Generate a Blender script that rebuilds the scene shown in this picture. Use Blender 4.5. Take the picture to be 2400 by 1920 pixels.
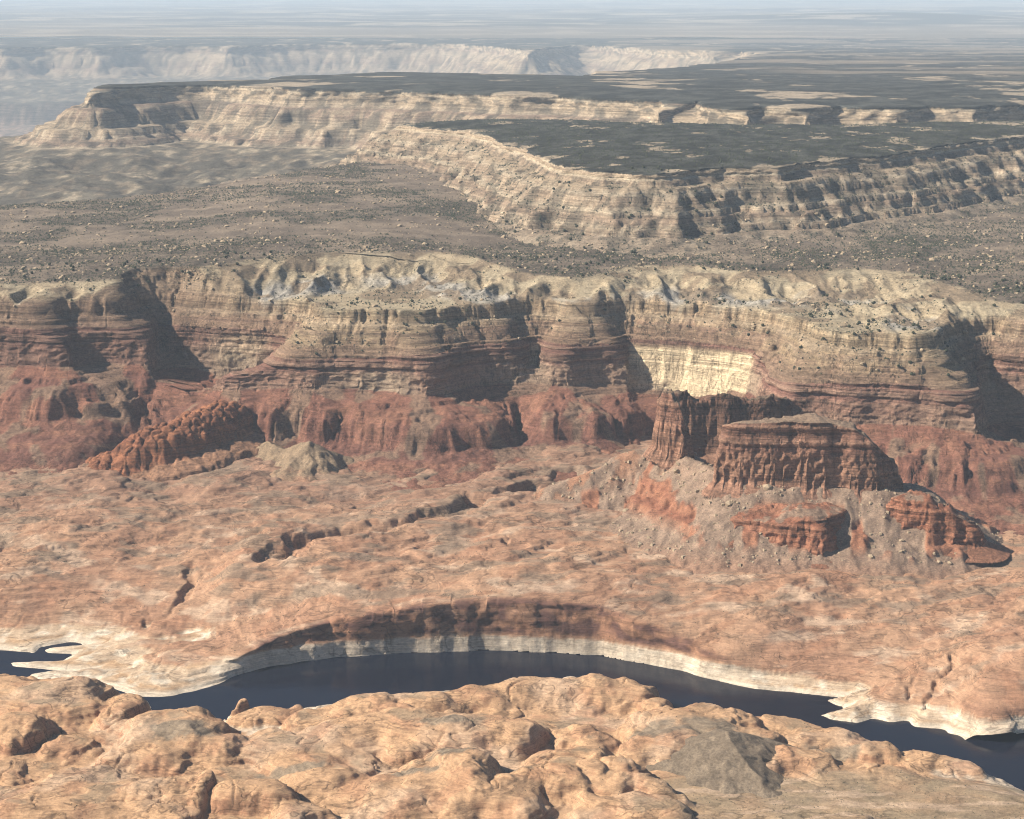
import bpy, math
from mathutils import Vector
import numpy as np

# ------------------------------------------------------------------ scene, camera, sky, sun
for o in list(bpy.data.objects):
    bpy.data.objects.remove(o)
scene = bpy.context.scene
COL = scene.collection
rad = math.radians

CAMZ = 1500.0                      # metres above the lake
FPX = 4478.0                       # focal length in pixels of the 2400 px wide photograph
PITCH = math.atan2(1000.0, FPX)    # horizon lies just above the frame
cam_d = bpy.data.cameras.new('camera')
cam_d.sensor_width = 36.0
cam_d.lens = 36.0 * FPX / 2400.0
cam_d.clip_start = 10.0
cam_d.clip_end = 400000.0
cam = bpy.data.objects.new('camera', cam_d)
cam.location = (0, 0, CAMZ)
cam.rotation_euler = (math.pi / 2 - PITCH, 0, 0)
COL.objects.link(cam)
scene.camera = cam

SUN_EL = rad(37.0)
SUN_BACK = rad(7.0)               # sun stands to the left, a little behind the camera
to_sun = np.array([-math.cos(SUN_EL) * math.cos(SUN_BACK), -math.cos(SUN_EL) * math.sin(SUN_BACK), math.sin(SUN_EL)])
world = bpy.data.worlds.new('World')
scene.world = world
world.use_nodes = True
wn = world.node_tree
sky = wn.nodes.new('ShaderNodeTexSky')
sky.sky_type = 'NISHITA'
sky.sun_disc = False
sky.sun_elevation = SUN_EL
sky.sun_rotation = math.atan2(to_sun[0], to_sun[1])
sky.altitude = 2000
sky.dust_density = 1.0
wn.links.new(sky.outputs[0], wn.nodes['Background'].inputs[0])
wn.nodes['Background'].inputs[1].default_value = 0.052
sun_d = bpy.data.lights.new('sun', 'SUN')
sun_d.energy = 5.0
sun_d.angle = rad(0.5)
sun_d.color = (1.0, 0.89, 0.74)
sun = bpy.data.objects.new('sun', sun_d)
COL.objects.link(sun)
sun.rotation_euler = Vector(tuple(to_sun)).to_track_quat('Z', 'Y').to_euler()
sun.location = (-3000, 0, 3000)
vs = scene.view_settings
vs.view_transform = 'Standard'
vs.look = 'None'
vs.exposure = 0.98
vs.gamma = 1.0
scene.cycles.use_denoising = True
scene.cycles.filter_width = 1.1
scene.cycles.max_bounces = 6
scene.cycles.diffuse_bounces = 3
scene.cycles.volume_bounces = 2

# ------------------------------------------------------------------ survey: a bearing in the photograph plus an elevation or distance
KD = 2400.0 / 2156.0
CP, SP = math.cos(PITCH), math.sin(PITCH)
def bearing(dx, dy):
    u = (dx * KD - 1200.0) / FPX
    v = (960.0 - dy * KD) / FPX
    return u, CP + v * SP, -SP + v * CP
def at(dx, dy, z):
    u, f, w = bearing(dx, dy)
    t = (z - CAMZ) / w
    return u * t, f * t
def zat(dx, dy, Y):
    u, f, w = bearing(dx, dy)
    t = Y / f
    return u * t, CAMZ + w * t
def in_view(x, y, z=400.0, m=1.2, pad=60.0):
    depth = y * CP + (CAMZ - z) * SP
    return np.abs(x) < 0.268 * depth * m + pad

# ------------------------------------------------------------------ noise
_r = np.random.RandomState(7)
_perm = _r.permutation(256).astype(np.int64)
_perm = np.concatenate([_perm, _perm])
_ang = _r.rand(256) * 2 * math.pi
_gx, _gy = np.cos(_ang), np.sin(_ang)
_g3 = _r.normal(size=(256, 3)); _g3 /= np.linalg.norm(_g3, axis=1)[:, None]
def gn(x, y, seed=0):
    x = np.asarray(x, float) + seed * 17.31; y = np.asarray(y, float) + seed * 9.77
    xi = np.floor(x); yi = np.floor(y)
    fx = x - xi; fy = y - yi
    xi = xi.astype(np.int64) & 255; yi = yi.astype(np.int64) & 255
    u = fx * fx * fx * (fx * (fx * 6 - 15) + 10); v = fy * fy * fy * (fy * (fy * 6 - 15) + 10)
    def c(ax, ay, px, py):
        h = _perm[_perm[(xi + ax) & 255] + ((yi + ay) & 255)]
        return _gx[h] * px + _gy[h] * py
    a = c(0, 0, fx, fy); b = c(1, 0, fx - 1, fy); d = c(0, 1, fx, fy - 1); e = c(1, 1, fx - 1, fy - 1)
    return ((a + u * (b - a)) * (1 - v) + (d + u * (e - d)) * v) * 1.5
def gn3(x, y, z, seed=0):
    x = np.asarray(x, float) + seed * 11.3; y = np.asarray(y, float) + seed * 5.9; z = np.asarray(z, float)
    xi = np.floor(x); yi = np.floor(y); zi = np.floor(z)
    fx = x - xi; fy = y - yi; fz = z - zi
    xi = xi.astype(np.int64); yi = yi.astype(np.int64); zi = zi.astype(np.int64)
    u = fx * fx * (3 - 2 * fx); v = fy * fy * (3 - 2 * fy); w = fz * fz * (3 - 2 * fz)
    def c(i, j, k):
        h = _perm[_perm[_perm[(xi + i) & 255] + ((yi + j) & 255)] + ((zi + k) & 255)]
        return _g3[h, 0] * (fx - i) + _g3[h, 1] * (fy - j) + _g3[h, 2] * (fz - k)
    def l(a, b, t): return a + (b - a) * t
    return l(l(l(c(0,0,0), c(1,0,0), u), l(c(0,1,0), c(1,1,0), u), v), l(l(c(0,0,1), c(1,0,1), u), l(c(0,1,1), c(1,1,1), u), v), w) * 1.5
def fbm(x, y, s, n=4, seed=0, gain=0.5):
    o = 0.0; a = 1.0; f = 1.0 / s
    for i in range(n):
        o = o + a * gn(x * f, y * f, seed + i * 3)
        a *= gain; f *= 2.03
    return o
def ridged(x, y, s, n=4, seed=0, gain=0.5):
    o = 0.0; a = 1.0; f = 1.0 / s; t = 0.0
    for i in range(n):
        o = o + a * (1 - np.abs(gn(x * f, y * f, seed + i * 3)) * 1.6); t += a
        a *= gain; f *= 2.1
    return o / t
def billow(x, y, s, n=3, seed=0, gain=0.5):
    o = 0.0; a = 1.0; f = 1.0 / s; t = 0.0
    for i in range(n):
        o = o + a * np.abs(gn(x * f, y * f, seed + i * 3)) * 1.8; t += a
        a *= gain; f *= 2.07
    return o / t
def worley(x, y, s, seed=0, jit=0.9):
    x = np.asarray(x, float) / s; y = np.asarray(y, float) / s
    xi = np.floor(x).astype(np.int64); yi = np.floor(y).astype(np.int64)
    f1 = np.full(x.shape, 9.0); f2 = np.full(x.shape, 9.0); cid = np.zeros(x.shape)
    for i in (-1, 0, 1):
        for j in (-1, 0, 1):
            h = _perm[_perm[(xi + i + seed * 37) & 255] + ((yi + j + seed * 11) & 255)]
            h2 = _perm[h + 13]
            cx = xi + i + 0.5 + (h / 255.0 - 0.5) * jit; cy = yi + j + 0.5 + (h2 / 255.0 - 0.5) * jit
            d = np.hypot(cx - x, cy - y)
            n = d < f1
            f2 = np.where(n, f1, np.minimum(f2, d)); cid = np.where(n, h / 255.0, cid); f1 = np.where(n, d, f1)
    return f1, f2, cid
def sstep(a, b, x):
    t = np.clip((x - a) / (b - a), 0, 1)
    return t * t * (3 - 2 * t)
def mix(a, b, t):
    return a + (b - a) * t
def smax(a, b, k):
    h = np.clip(0.5 + 0.5 * (a - b) / k, 0, 1)
    return b + (a - b) * h + k * h * (1 - h)
def cmix(c0, c1, t):
    t = np.asarray(t)[..., None]
    return np.asarray(c0) * (1 - t) + np.asarray(c1) * t
def strata_map(lo, hi, step, seed, hard=0.7, soft=0.25):
    """monotone map smooth height -> ledgy height, beds of uneven thickness"""
    r = np.random.RandomState(seed)
    zi = [lo]; zo = [lo]
    z = lo
    while z < hi:
        t = step * r.uniform(0.45, 1.7)
        zi += [z + t * (1 - soft), z + t]
        zo += [z + t * (1 - hard), z + t]
        z += t
    return np.array(zi), np.array(zo)
def bed_noise(z, scale, seed):
    """one-dimensional layered noise in -1..1"""
    r = np.random.RandomState(seed)
    k = r.uniform(-1, 1, 4096)
    i = np.floor(z / scale).astype(int)
    f = z / scale - i
    f = sstep(0.25, 0.75, f)
    return k[i & 4095] * (1 - f) + k[(i + 1) & 4095] * f

# ------------------------------------------------------------------ rim lines and distance fields
def densify(P, step, amp=0.0, lam=100.0, seed=0, closed=False, octv=4):
    P = np.asarray(P, float)
    if closed:
        P = np.vstack([P, P[:1]])
    out = []
    for i in range(len(P) - 1):
        n = max(1, int(np.hypot(*(P[i + 1, :2] - P[i, :2])) / step))
        t = np.linspace(0, 1, n, endpoint=False)[:, None]
        out.append(P[i] * (1 - t) + P[i + 1] * t)
    out.append(P[-1:])
    Q = np.vstack(out)
    if amp:
        x, y = Q[:, 0].copy(), Q[:, 1].copy()
        Q[:, 0] += amp * fbm(x, y, lam, octv, seed, 0.55)
        Q[:, 1] += amp * fbm(x, y, lam, octv, seed + 20, 0.55)
    return Q
def polydist(px, py, Q):
    """distance, nearest point and interpolated attributes (columns 2..)"""
    A = Q[:-1]; B = Q[1:]
    best = np.full(px.shape, 1e18); bi = np.zeros(px.shape, int); bt = np.zeros(px.shape)
    for i in range(len(A)):
        ax, ay = A[i, 0], A[i, 1]; ex, ey = B[i, 0] - ax, B[i, 1] - ay
        l2 = ex * ex + ey * ey + 1e-9
        t = np.clip(((px - ax) * ex + (py - ay) * ey) / l2, 0, 1)
        d = (px - ax - t * ex) ** 2 + (py - ay - t * ey) ** 2
        m = d < best
        best = np.where(m, d, best); bi = np.where(m, i, bi); bt = np.where(m, t, bt)
    q = A[bi] * (1 - bt[..., None]) + B[bi] * bt[..., None]
    return np.sqrt(best), q
def inside(px, py, Q):
    r = np.zeros(px.shape, bool)
    x0, y0 = Q[:, 0], Q[:, 1]; x1, y1 = np.roll(x0, -1), np.roll(y0, -1)
    for i in range(len(Q)):
        if y0[i] == y1[i]:
            continue
        c = ((y0[i] > py) != (y1[i] > py)) & (px < (x1[i] - x0[i]) * (py - y0[i]) / (y1[i] - y0[i]) + x0[i])
        r ^= c
    return r
def upsample(A, nx, ny):
    cy, cx = A.shape[:2]
    fx = np.linspace(0, cx - 1, nx); fy = np.linspace(0, cy - 1, ny)
    ix = np.minimum(fx.astype(int), cx - 2); iy = np.minimum(fy.astype(int), cy - 2)
    tx = (fx - ix)[None, :]; ty = (fy - iy)[:, None]
    if A.ndim == 3:
        tx = tx[..., None]; ty = ty[..., None]
    a = A[iy][:, ix]; b = A[iy][:, ix + 1]; c = A[iy + 1][:, ix]; d = A[iy + 1][:, ix + 1]
    return (a * (1 - tx) + b * tx) * (1 - ty) + (c * (1 - tx) + d * tx) * ty
def blur(A, r, times=2):
    """box blur over the first two axes"""
    for _ in range(times):
        for ax in (0, 1):
            p = [(0, 0)] * A.ndim; p[ax] = (r + 1, r)
            c = np.cumsum(np.pad(A, p, mode='edge'), axis=ax)
            n_ = A.shape[ax]
            A = (np.take(c, np.arange(2 * r + 1, 2 * r + 1 + n_), axis=ax) - np.take(c, np.arange(0, n_), axis=ax)) / (2 * r + 1)
    return A
def rim_field(x0, x1, y0, y1, nx, ny, Q, poly, f=4, soft=0, nsoft=0):
    cx, cy = max(8, nx // f), max(8, ny // f)
    gx, gy = np.meshgrid(np.linspace(x0, x1, cx), np.linspace(y0, y1, cy))
    d, q = polydist(gx, gy, Q)
    ins = inside(gx, gy, poly)
    D = np.where(ins, -d, d)                       # negative on the plateau, positive below the rim
    n = np.stack([gx - q[..., 0], gy - q[..., 1]], -1)
    n /= np.maximum(np.abs(d), 1e-6)[..., None]
    n *= np.where(ins, -1.0, 1.0)[..., None]       # points outward, downhill
    at_ = q[..., 2:]
    if soft:
        k = at_.shape[-1] - nsoft
        at_ = np.concatenate([blur(at_[..., :k], soft), at_[..., k:]], -1)
    D = upsample(D, nx, ny); n = upsample(n, nx, ny); at_ = upsample(at_, nx, ny)
    n /= np.maximum(np.linalg.norm(n, axis=-1), 0.05)[..., None]
    X, Y = np.meshgrid(np.linspace(x0, x1, nx), np.linspace(y0, y1, ny))
    return X, Y, D, n, at_
def squeeze(X, Y, D, n, a, c, L):
    """gather grid points onto the cliff face: parameter strip |D|<a becomes |d|<c"""
    A = np.abs(D)
    r = np.where(A < a, c * A / a, A - (a - c) * (1 - sstep(a, a + L, A)))
    dr = np.sign(D) * r
    X2 = X - n[..., 0] * (D - dr); Y2 = Y - n[..., 1] * (D - dr)
    return X2, Y2, dr

# ------------------------------------------------------------------ meshes
TRIS = [0]
def grid_mesh(name, X, Y, Z, mat, albedo, keep=None, smooth=True, pieces=None, codes=False, bedded=None):
    """pieces: integer array per vertex -> one object per value"""
    ny, nx = X.shape
    idx = np.arange(nx * ny).reshape(ny, nx)
    quads = np.stack([idx[:-1, :-1], idx[:-1, 1:], idx[1:, 1:], idx[1:, :-1]], -1).reshape(-1, 4)
    k = in_view(X, Y, Z)
    if keep is not None:
        k &= keep
    kv = k.ravel()
    quads = quads[kv[quads].all(1)]
    objs = []
    groups = [None] if pieces is None else sorted(set(np.unique(pieces.ravel()[quads[:, 0]])))
    for g in groups:
        q = quads if g is None else quads[pieces.ravel()[quads[:, 0]] == g]
        if len(q) == 0:
            continue
        used, inv = np.unique(q.ravel(), return_inverse=True)
        co = np.stack([X.ravel()[used], Y.ravel()[used], Z.ravel()[used]], -1)
        me = bpy.data.meshes.new(name if isinstance(name, str) else name[g])
        me.vertices.add(len(used)); me.vertices.foreach_set('co', co.astype(np.float32).ravel())
        me.loops.add(len(q) * 4); me.loops.foreach_set('vertex_index', inv.astype(np.int32).ravel())
        me.polygons.add(len(q))
        me.polygons.foreach_set('loop_start', np.arange(0, len(q) * 4, 4, dtype=np.int32))
        me.polygons.foreach_set('loop_total', np.full(len(q), 4, dtype=np.int32))
        me.polygons.foreach_set('use_smooth', np.full(len(q), smooth))
        me.update(calc_edges=True)
        ca = me.attributes.new('albedo', 'FLOAT_COLOR', 'POINT')
        c4 = np.ones((len(used), 4), np.float32); c4[:, :3] = albedo.reshape(-1, 3)[used]
        if bedded is not None: c4[:, 3] = bedded.ravel()[used]
        ca.data.foreach_set('color', c4.ravel())
        me.materials.append(mat)
        o = bpy.data.objects.new(me.name, me)
        COL.objects.link(o)
        objs.append((g, o) if codes else o)
        TRIS[0] += len(q) * 2
    return objs[0] if pieces is None else objs
def group_parts(name, loc, parts):
    """an Empty at the thing's base that parents its parts"""
    root = bpy.data.objects.new(name, None); root.location = loc; COL.objects.link(root)
    for p in parts:
        p.parent = root
        p.location = -Vector(loc)
    return root
def tag(o, label=None, cat=None, group=None, kind=None):
    if label: o['label'] = label
    if cat: o['category'] = cat
    if group: o['group'] = group
    if kind: o['kind'] = kind
    return o

# ------------------------------------------------------------------ materials
def rock_material(name, grain=8.0, mottle=60.0, strata=0.0, streak=0.0, bump=0.6, rough=0.92, contrast=0.35, speckle=0.0, speck_col=(0.05, 0.055, 0.04), speck_scale=6.0, speck_cover=0.5, cross=0.0, crack=0.0, crack_scale=(0.04, 0.04, 0.04), parting=0.0, part_z=0.45):
    """surface colour comes from the rock type (albedo attribute); nodes add grain, bedding, varnish streaks and fine relief"""
    m = bpy.data.materials.new(name); m.use_nodes = True
    nt = m.node_tree; N = nt.nodes; Lk = nt.links
    bs = N['Principled BSDF']
    bs.inputs['Roughness'].default_value = rough
    bs.inputs['Specular IOR Level'].default_value = 0.12
    geo = N.new('ShaderNodeNewGeometry')
    alb = N.new('ShaderNodeAttribute'); alb.attribute_name = 'albedo'
    def mapped(sx, sy, sz):
        mp = N.new('ShaderNodeVectorMath'); mp.operation = 'MULTIPLY'
        mp.inputs[1].default_value = (sx, sy, sz)
        Lk.new(geo.outputs['Position'], mp.inputs[0]); return mp.outputs[0]
    def noise(vec, detail=4.0, rough_=0.6, dist=0.0):
        t = N.new('ShaderNodeTexNoise'); t.inputs['Scale'].default_value = 1.0
        t.inputs['Detail'].default_value = detail; t.inputs['Roughness'].default_value = rough_
        t.inputs['Distortion'].default_value = dist
        Lk.new(vec, t.inputs['Vector']); return t.outputs['Fac']
    def rng(v, a, b, c, d):
        r = N.new('ShaderNodeMapRange'); r.inputs[1].default_value = a; r.inputs[2].default_value = b
        r.inputs[3].default_value = c; r.inputs[4].default_value = d
        Lk.new(v, r.inputs[0]); return r.outputs[0]
    def math_(op, a, b):
        n = N.new('ShaderNodeMath'); n.operation = op
        for i, v in enumerate((a, b)):
            if isinstance(v, (int, float)): n.inputs[i].default_value = v
            else: Lk.new(v, n.inputs[i])
        return n.outputs[0]
    g1 = noise(mapped(1 / grain, 1 / grain, 1.6 / grain), 4.0, 0.8)
    g2 = noise(mapped(1 / mottle, 1 / mottle, 2.0 / mottle), 4.0, 0.6)
    val = math_('MULTIPLY', rng(g1, 0.33, 0.67, 1 - contrast, 1 + contrast), rng(g2, 0.25, 0.75, 1 - contrast * 0.6, 1 + contrast * 0.6))
    height = math_('MULTIPLY', g1, grain * 0.5)
    sep = N.new('ShaderNodeSeparateXYZ'); Lk.new(geo.outputs['True Normal'], sep.inputs[0])
    steep = rng(sep.outputs[2], 0.95, 0.55, 0.0, 1.0)
    if strata:
        s1 = noise(mapped(0.0025, 0.0025, 0.11), 5.0, 0.7, 0.15)
        f = rng(s1, 0.3, 0.7, 1 - strata, 1 + strata)
        steep_b = math_('MULTIPLY', steep, alb.outputs['Alpha'])
        f = math_('ADD', math_('MULTIPLY', math_('SUBTRACT', f, 1.0), steep_b), 1.0)
        val = math_('MULTIPLY', val, f)
        height = math_('ADD', height, math_('MULTIPLY', math_('MULTIPLY', s1, steep_b), 14.0 * strata))
    if cross:
        s2 = noise(mapped(0.012, 0.012, 0.42), 5.0, 0.7, 0.8)
        val = math_('MULTIPLY', val, rng(s2, 0.3, 0.7, 1 - cross, 1 + cross))
        height = math_('ADD', height, math_('MULTIPLY', s2, 9.0 * cross))
    if streak:
        s3 = noise(mapped(0.06, 0.06, 0.006), 4.0, 0.6)
        s4 = noise(mapped(0.011, 0.011, 0.01), 3.0, 0.6)
        f = math_('MULTIPLY', math_('MULTIPLY', rng(s3, 0.48, 0.68, 0.0, 1.0), rng(s4, 0.42, 0.62, 0.0, 1.0)), steep)
        val = math_('MULTIPLY', val, rng(f, 0.0, 1.0, 1.0, 1.0 - streak))
    def thin_line(vec, width, distort=0.6):
        t = noise(vec, 3.0, 0.55, distort)
        return rng(math_('ABSOLUTE', math_('SUBTRACT', t, 0.5), 0.0), 0.0, width, 1.0, 0.0)
    if crack:
        where = rng(noise(mapped(0.006, 0.006, 0.006), 2.0, 0.5), 0.42, 0.6, 0.15, 1.0)
        ck = math_('MULTIPLY', thin_line(mapped(*crack_scale), 0.035), where)
        val = math_('MULTIPLY', val, rng(ck, 0.0, 1.0, 1.0, 1.0 - crack))
        height = math_('SUBTRACT', height, math_('MULTIPLY', ck, 2.5 * crack))
    if parting:
        pt = thin_line(mapped(0.006, 0.006, part_z), 0.05, 0.3)
        where2 = rng(noise(mapped(0.012, 0.02, 0.02), 2.0, 0.5), 0.40, 0.6, 0.0, 1.0)
        pt = math_('MULTIPLY', pt, where2)
        val = math_('MULTIPLY', val, rng(pt, 0.0, 1.0, 1.0, 1.0 - parting))
        height = math_('SUBTRACT', height, math_('MULTIPLY', pt, 1.6 * parting))
    vm = N.new('ShaderNodeVectorMath'); vm.operation = 'SCALE'
    Lk.new(alb.outputs['Color'], vm.inputs[0]); Lk.new(val, vm.inputs['Scale'])
    colour = vm.outputs[0]
    if speckle:
        s5 = noise(mapped(1 / speck_scale, 1 / speck_scale, 1 / speck_scale), 2.0, 0.5)
        lo = 0.5 + 0.12 * (0.5 - speck_cover) * 2
        k = rng(s5, lo - 0.03, lo + 0.05, 0.0, speckle)
        mx = N.new('ShaderNodeMix'); mx.data_type = 'RGBA'
        Lk.new(k, mx.inputs[0]); Lk.new(colour, mx.inputs[6]); mx.inputs[7].default_value = (*speck_col, 1)
        colour = mx.outputs[2]
        height = math_('ADD', height, math_('MULTIPLY', k, speck_scale * 0.4))
    Lk.new(colour, bs.inputs['Base Color'])
    bp = N.new('ShaderNodeBump'); bp.inputs['Strength'].default_value = bump; bp.inputs['Distance'].default_value = 1.0
    Lk.new(height, bp.inputs['Height']); Lk.new(bp.outputs[0], bs.inputs['Normal'])
    return m

M_NEAR = rock_material('navajo_sandstone', grain=6, mottle=45, bump=0.6, contrast=0.24, cross=0.26, streak=0.3, crack=0.5, crack_scale=(0.018, 0.03, 0.02), parting=0.32, part_z=0.35)
M_BENCH = rock_material('bench_sandstone', grain=8, mottle=60, bump=0.55, contrast=0.22, cross=0.24, streak=0.5, crack=0.5, crack_scale=(0.014, 0.022, 0.02), parting=0.34, part_z=0.35)
M_CLIFF = rock_material('bedded_cliff_rock', grain=8, mottle=70, strata=0.62, streak=0.62, bump=1.0, contrast=0.36, crack=0.5, crack_scale=(0.055, 0.055, 0.009), parting=0.35, part_z=0.16)
M_SHALE = rock_material('shale_and_rubble', grain=8, mottle=80, bump=0.8, contrast=0.34)
M_TALUS = rock_material('talus_rubble', grain=5, mottle=40, bump=1.0, contrast=0.42)
M_MESA = rock_material('mesa_rock', grain=9, mottle=90, strata=0.6, bump=0.8, contrast=0.36, crack=0.35, crack_scale=(0.03, 0.03, 0.004), parting=0.4, part_z=0.10, speckle=0.0)
M_FAR = rock_material('far_plateau', grain=16, mottle=160, strata=0.6, bump=0.8, contrast=0.34, parting=0.4, part_z=0.06)

NAV = np.array([0.42, 0.266, 0.156]); NAV_RED = np.array([0.32, 0.165, 0.098]); NAV_PALE = np.array([0.44, 0.325, 0.235])
RING = np.array([0.56, 0.485, 0.385]); GREY = np.array([0.185, 0.150, 0.110]); ENT = np.array([0.195, 0.092, 0.064])
BROWN = np.array([0.175, 0.092, 0.070]); TAN = np.array([0.295, 0.222, 0.142]); PALE = np.array([0.64, 0.52, 0.345])
SHALE_Y = np.array([0.345, 0.28, 0.188]); SHALE_B = np.array([0.32, 0.30, 0.265]); MESA = np.array([0.31, 0.245, 0.172])
FOREST = np.array([0.031, 0.032, 0.028])
def C(r, g, b, k=0.78):
    return np.array([r, g, b]) * k * 0.82

# ------------------------------------------------------------------ lake
def lake_material():
    m = bpy.data.materials.new('lake_water'); m.use_nodes = True
    nt = m.node_tree; N = nt.nodes; bs = N['Principled BSDF']
    bs.inputs['Base Color'].default_value = (0.008, 0.010, 0.019, 1)
    bs.inputs['Roughness'].default_value = 0.16
    bs.inputs['IOR'].default_value = 1.33
    bs.inputs['Specular IOR Level'].default_value = 0.16
    geo = N.new('ShaderNodeNewGeometry')
    hs = []
    for s, d in (((0.16, 0.30, 1), 3.0), ((0.012, 0.03, 1), 3.0)):
        mp = N.new('ShaderNodeVectorMath'); mp.operation = 'MULTIPLY'; mp.inputs[1].default_value = s
        nt.links.new(geo.outputs['Position'], mp.inputs[0])
        t = N.new('ShaderNodeTexNoise'); t.inputs['Scale'].default_value = 1; t.inputs['Detail'].default_value = d
        nt.links.new(mp.outputs[0], t.inputs['Vector']); hs.append(t.outputs['Fac'])
    bp = N.new('ShaderNodeBump'); bp.inputs['Strength'].default_value = 0.25; bp.inputs['Distance'].default_value = 0.5
    nt.links.new(hs[0], bp.inputs['Height']); nt.links.new(bp.outputs[0], bs.inputs['Normal'])
    r = N.new('ShaderNodeMapRange'); r.inputs[1].default_value = 0.35; r.inputs[2].default_value = 0.65
    r.inputs[3].default_value = 0.05; r.inputs[4].default_value = 0.20
    nt.links.new(hs[1], r.inputs[0]); nt.links.new(r.outputs[0], bs.inputs['Roughness'])
    return m
lm = bpy.data.meshes.new('lake')
lm.from_pydata([(-1900, 3200, 0), (1900, 3200, 0), (1900, 5000, 0), (-1900, 5000, 0)], [], [(0, 1, 2, 3)])
lm.materials.append(lake_material())
lake = bpy.data.objects.new('lake', lm); COL.objects.link(lake)
tag(lake, 'dark blue lake water below the pale shoreline ring', 'lake', kind='structure')

# ------------------------------------------------------------------ near shore: domes of slickrock
# crest bearing, height over the bench, half-length, half-depth, rotation (deg), edge steepness
DOMES = [
    (120, 1440, 42, 190, 95, 4, 2.6), (262, 1470, 36, 62, 80, 0, 3.2), (20, 1432, 40, 120, 80, 0, 2.4),
    (48, 1502, 50, 85, 62, -20, 2.6), (150, 1560, 20, 60, 40, -25, 2.2), (10, 1612, 16, 60, 45, 0, 2.2),
    (385, 1512, 56, 150, 92, 0, 3.0), (330, 1560, 36, 110, 60, 10, 2.4), (470, 1560, 30, 90, 50, -15, 2.4),
    (513, 1470, 40, 16, 18, 0, 4.0), (590, 1487, 24, 96, 40, 0, 3.0), (540, 1496, 22, 50, 34, 0, 3.0),
    (640, 1560, 26, 150, 70, -14, 2.2), (700, 1500, 24, 90, 50, 10, 2.4),
    (800, 1470, 34, 110, 60, 6, 2.6), (900, 1462, 34, 120, 60, 6, 2.4), (1010, 1447, 34, 120, 60, 6, 2.4),
    (1125, 1420, 12, 50, 30, 0, 2.4), (1213, 1421, 22, 42, 36, 0, 2.6),
    (1120, 1436, 34, 140, 60, 0, 2.6), (1230, 1432, 38, 130, 64, -3, 2.8), (1330, 1440, 36, 90, 60, -14, 3.0), (1385, 1472, 30, 48, 48, -20, 3.0),
    (870, 1505, 44, 200, 85, 0, 2.8), (1010, 1512, 46, 150, 80, -6, 3.2), (1090, 1530, 40, 90, 70, -12, 3.4), (760, 1528, 34, 120, 60, -10, 2.6),
    (840, 1552, 30, 70, 42, -24, 3.0), (740, 1575, 24, 110, 48, -18, 2.6), (680, 1600, 22, 110, 46, -14, 2.4),
    (1030, 1580, 12, 24, 22, 0, 3.0), (1080, 1582, 15, 42, 28, 0, 3.0), (1085, 1608, 18, 46, 32, -10, 3.0),
    (990, 1588, 60, 120, 120, 0, 1.5), (930, 1630, 40, 170, 100, 8, 2.0), (800, 1650, 22, 140, 70, 12, 2.4), (1080, 1650, 34, 110, 80, -20, 2.2),
    (1235, 1528, 34, 62, 48, -25, 2.6), (1260, 1552, 30, 60, 40, -30, 2.8),
    (1180, 1584, 30, 80, 40, 16, 2.6), (1250, 1576, 36, 70, 38, -10, 2.8), (1320, 1600, 32, 90, 34, -34, 2.8), (1390, 1640, 26, 70, 30, -38, 2.8),
    (1230, 1612, 30, 120, 50, -12, 2.6), (1300, 1632, 26, 90, 46, -16, 2.6), (1180, 1625, 34, 110, 34, -30, 2.6), (1270, 1680, 24, 100, 34, -34, 2.6),
    (1350, 1682, 20, 100, 44, -6, 2.8), (1300, 1700, 18, 80, 30, -10, 2.8), (1360, 1712, 16, 120, 34, 0, 2.6),
    (1490, 1498, 54, 170, 95, -4, 2.2), (1420, 1545, 34, 110, 60, 14, 2.4), (1600, 1540, 32, 80, 60, -30, 2.4),
    (1660, 1522, 26, 130, 50, -8, 2.6), (1760, 1540, 30, 120, 55, -10, 2.8), (1850, 1562, 30, 70, 46, -18, 3.2), (1700, 1590, 20, 110, 44, -14, 2.4),
    (1930, 1592, 16, 100, 36, -8, 2.8), (2030, 1612, 14, 80, 34, -12, 2.8), (1850, 1622, 12, 150, 34, -6, 2.4),
    (1790, 1722, 10, 90, 26, 0, 3.0),
    (560, 1648, 40, 96, 50, -14, 2.8), (640, 1690, 26, 90, 40, -20, 2.6), (430, 1632, 40, 40, 50, 0, 3.0), (360, 1640, 34, 110, 60, 8, 2.6),
    (200, 1640, 22, 190, 70, 10, 2.2), (120, 1690, 18, 200, 60, 0, 2.2), (700, 1630, 30, 90, 44, -22, 2.4), (330, 1700, 16, 120, 40, -4, 2.6),
]
def near_base(X, Y):
    # the flat behind the domes falls to the water along the near shore
    sy = np.interp(X, [-1150, -900, -780, -730, -640, -560, -480, -385, -276, -77, 47, 151, 251, 330, 380, 420, 580, 680, 760, 820, 920, 974, 1130],
                   [3960, 3900, 3850, 3740, 3690, 3780, 3800, 3830, 3880, 3920, 3945, 3945, 3920, 3840, 3720, 3680, 3690, 3650, 3590, 3535, 3470, 3390, 3300])
    s = sy - Y
    return np.where(s > 0, 40 * (1 - np.exp(-s / 130.0)), s * 0.5)
nx, ny = 900, 330
X, Y = np.meshgrid(np.linspace(-1330, 1330, nx), np.linspace(3010, 4010, ny))
wx = X + 30 * fbm(X, Y, 120, 4, 5); wy = Y + 26 * fbm(X, Y, 120, 4, 9)
B = near_base(X, Y)
Z = B + 5 * fbm(X, Y, 160, 3, 2)
sandflat = sstep(0.0, 1.0, (X - 230) / 120.0) * sstep(0, 1, (3400 - Y) / 60.0)     # sandy flat, lower right
Z = mix(Z, np.minimum(36, B * 1.15) + 1.5 * fbm(X, Y, 90, 4, 3), sandflat)
top = np.zeros_like(Z)
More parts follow.
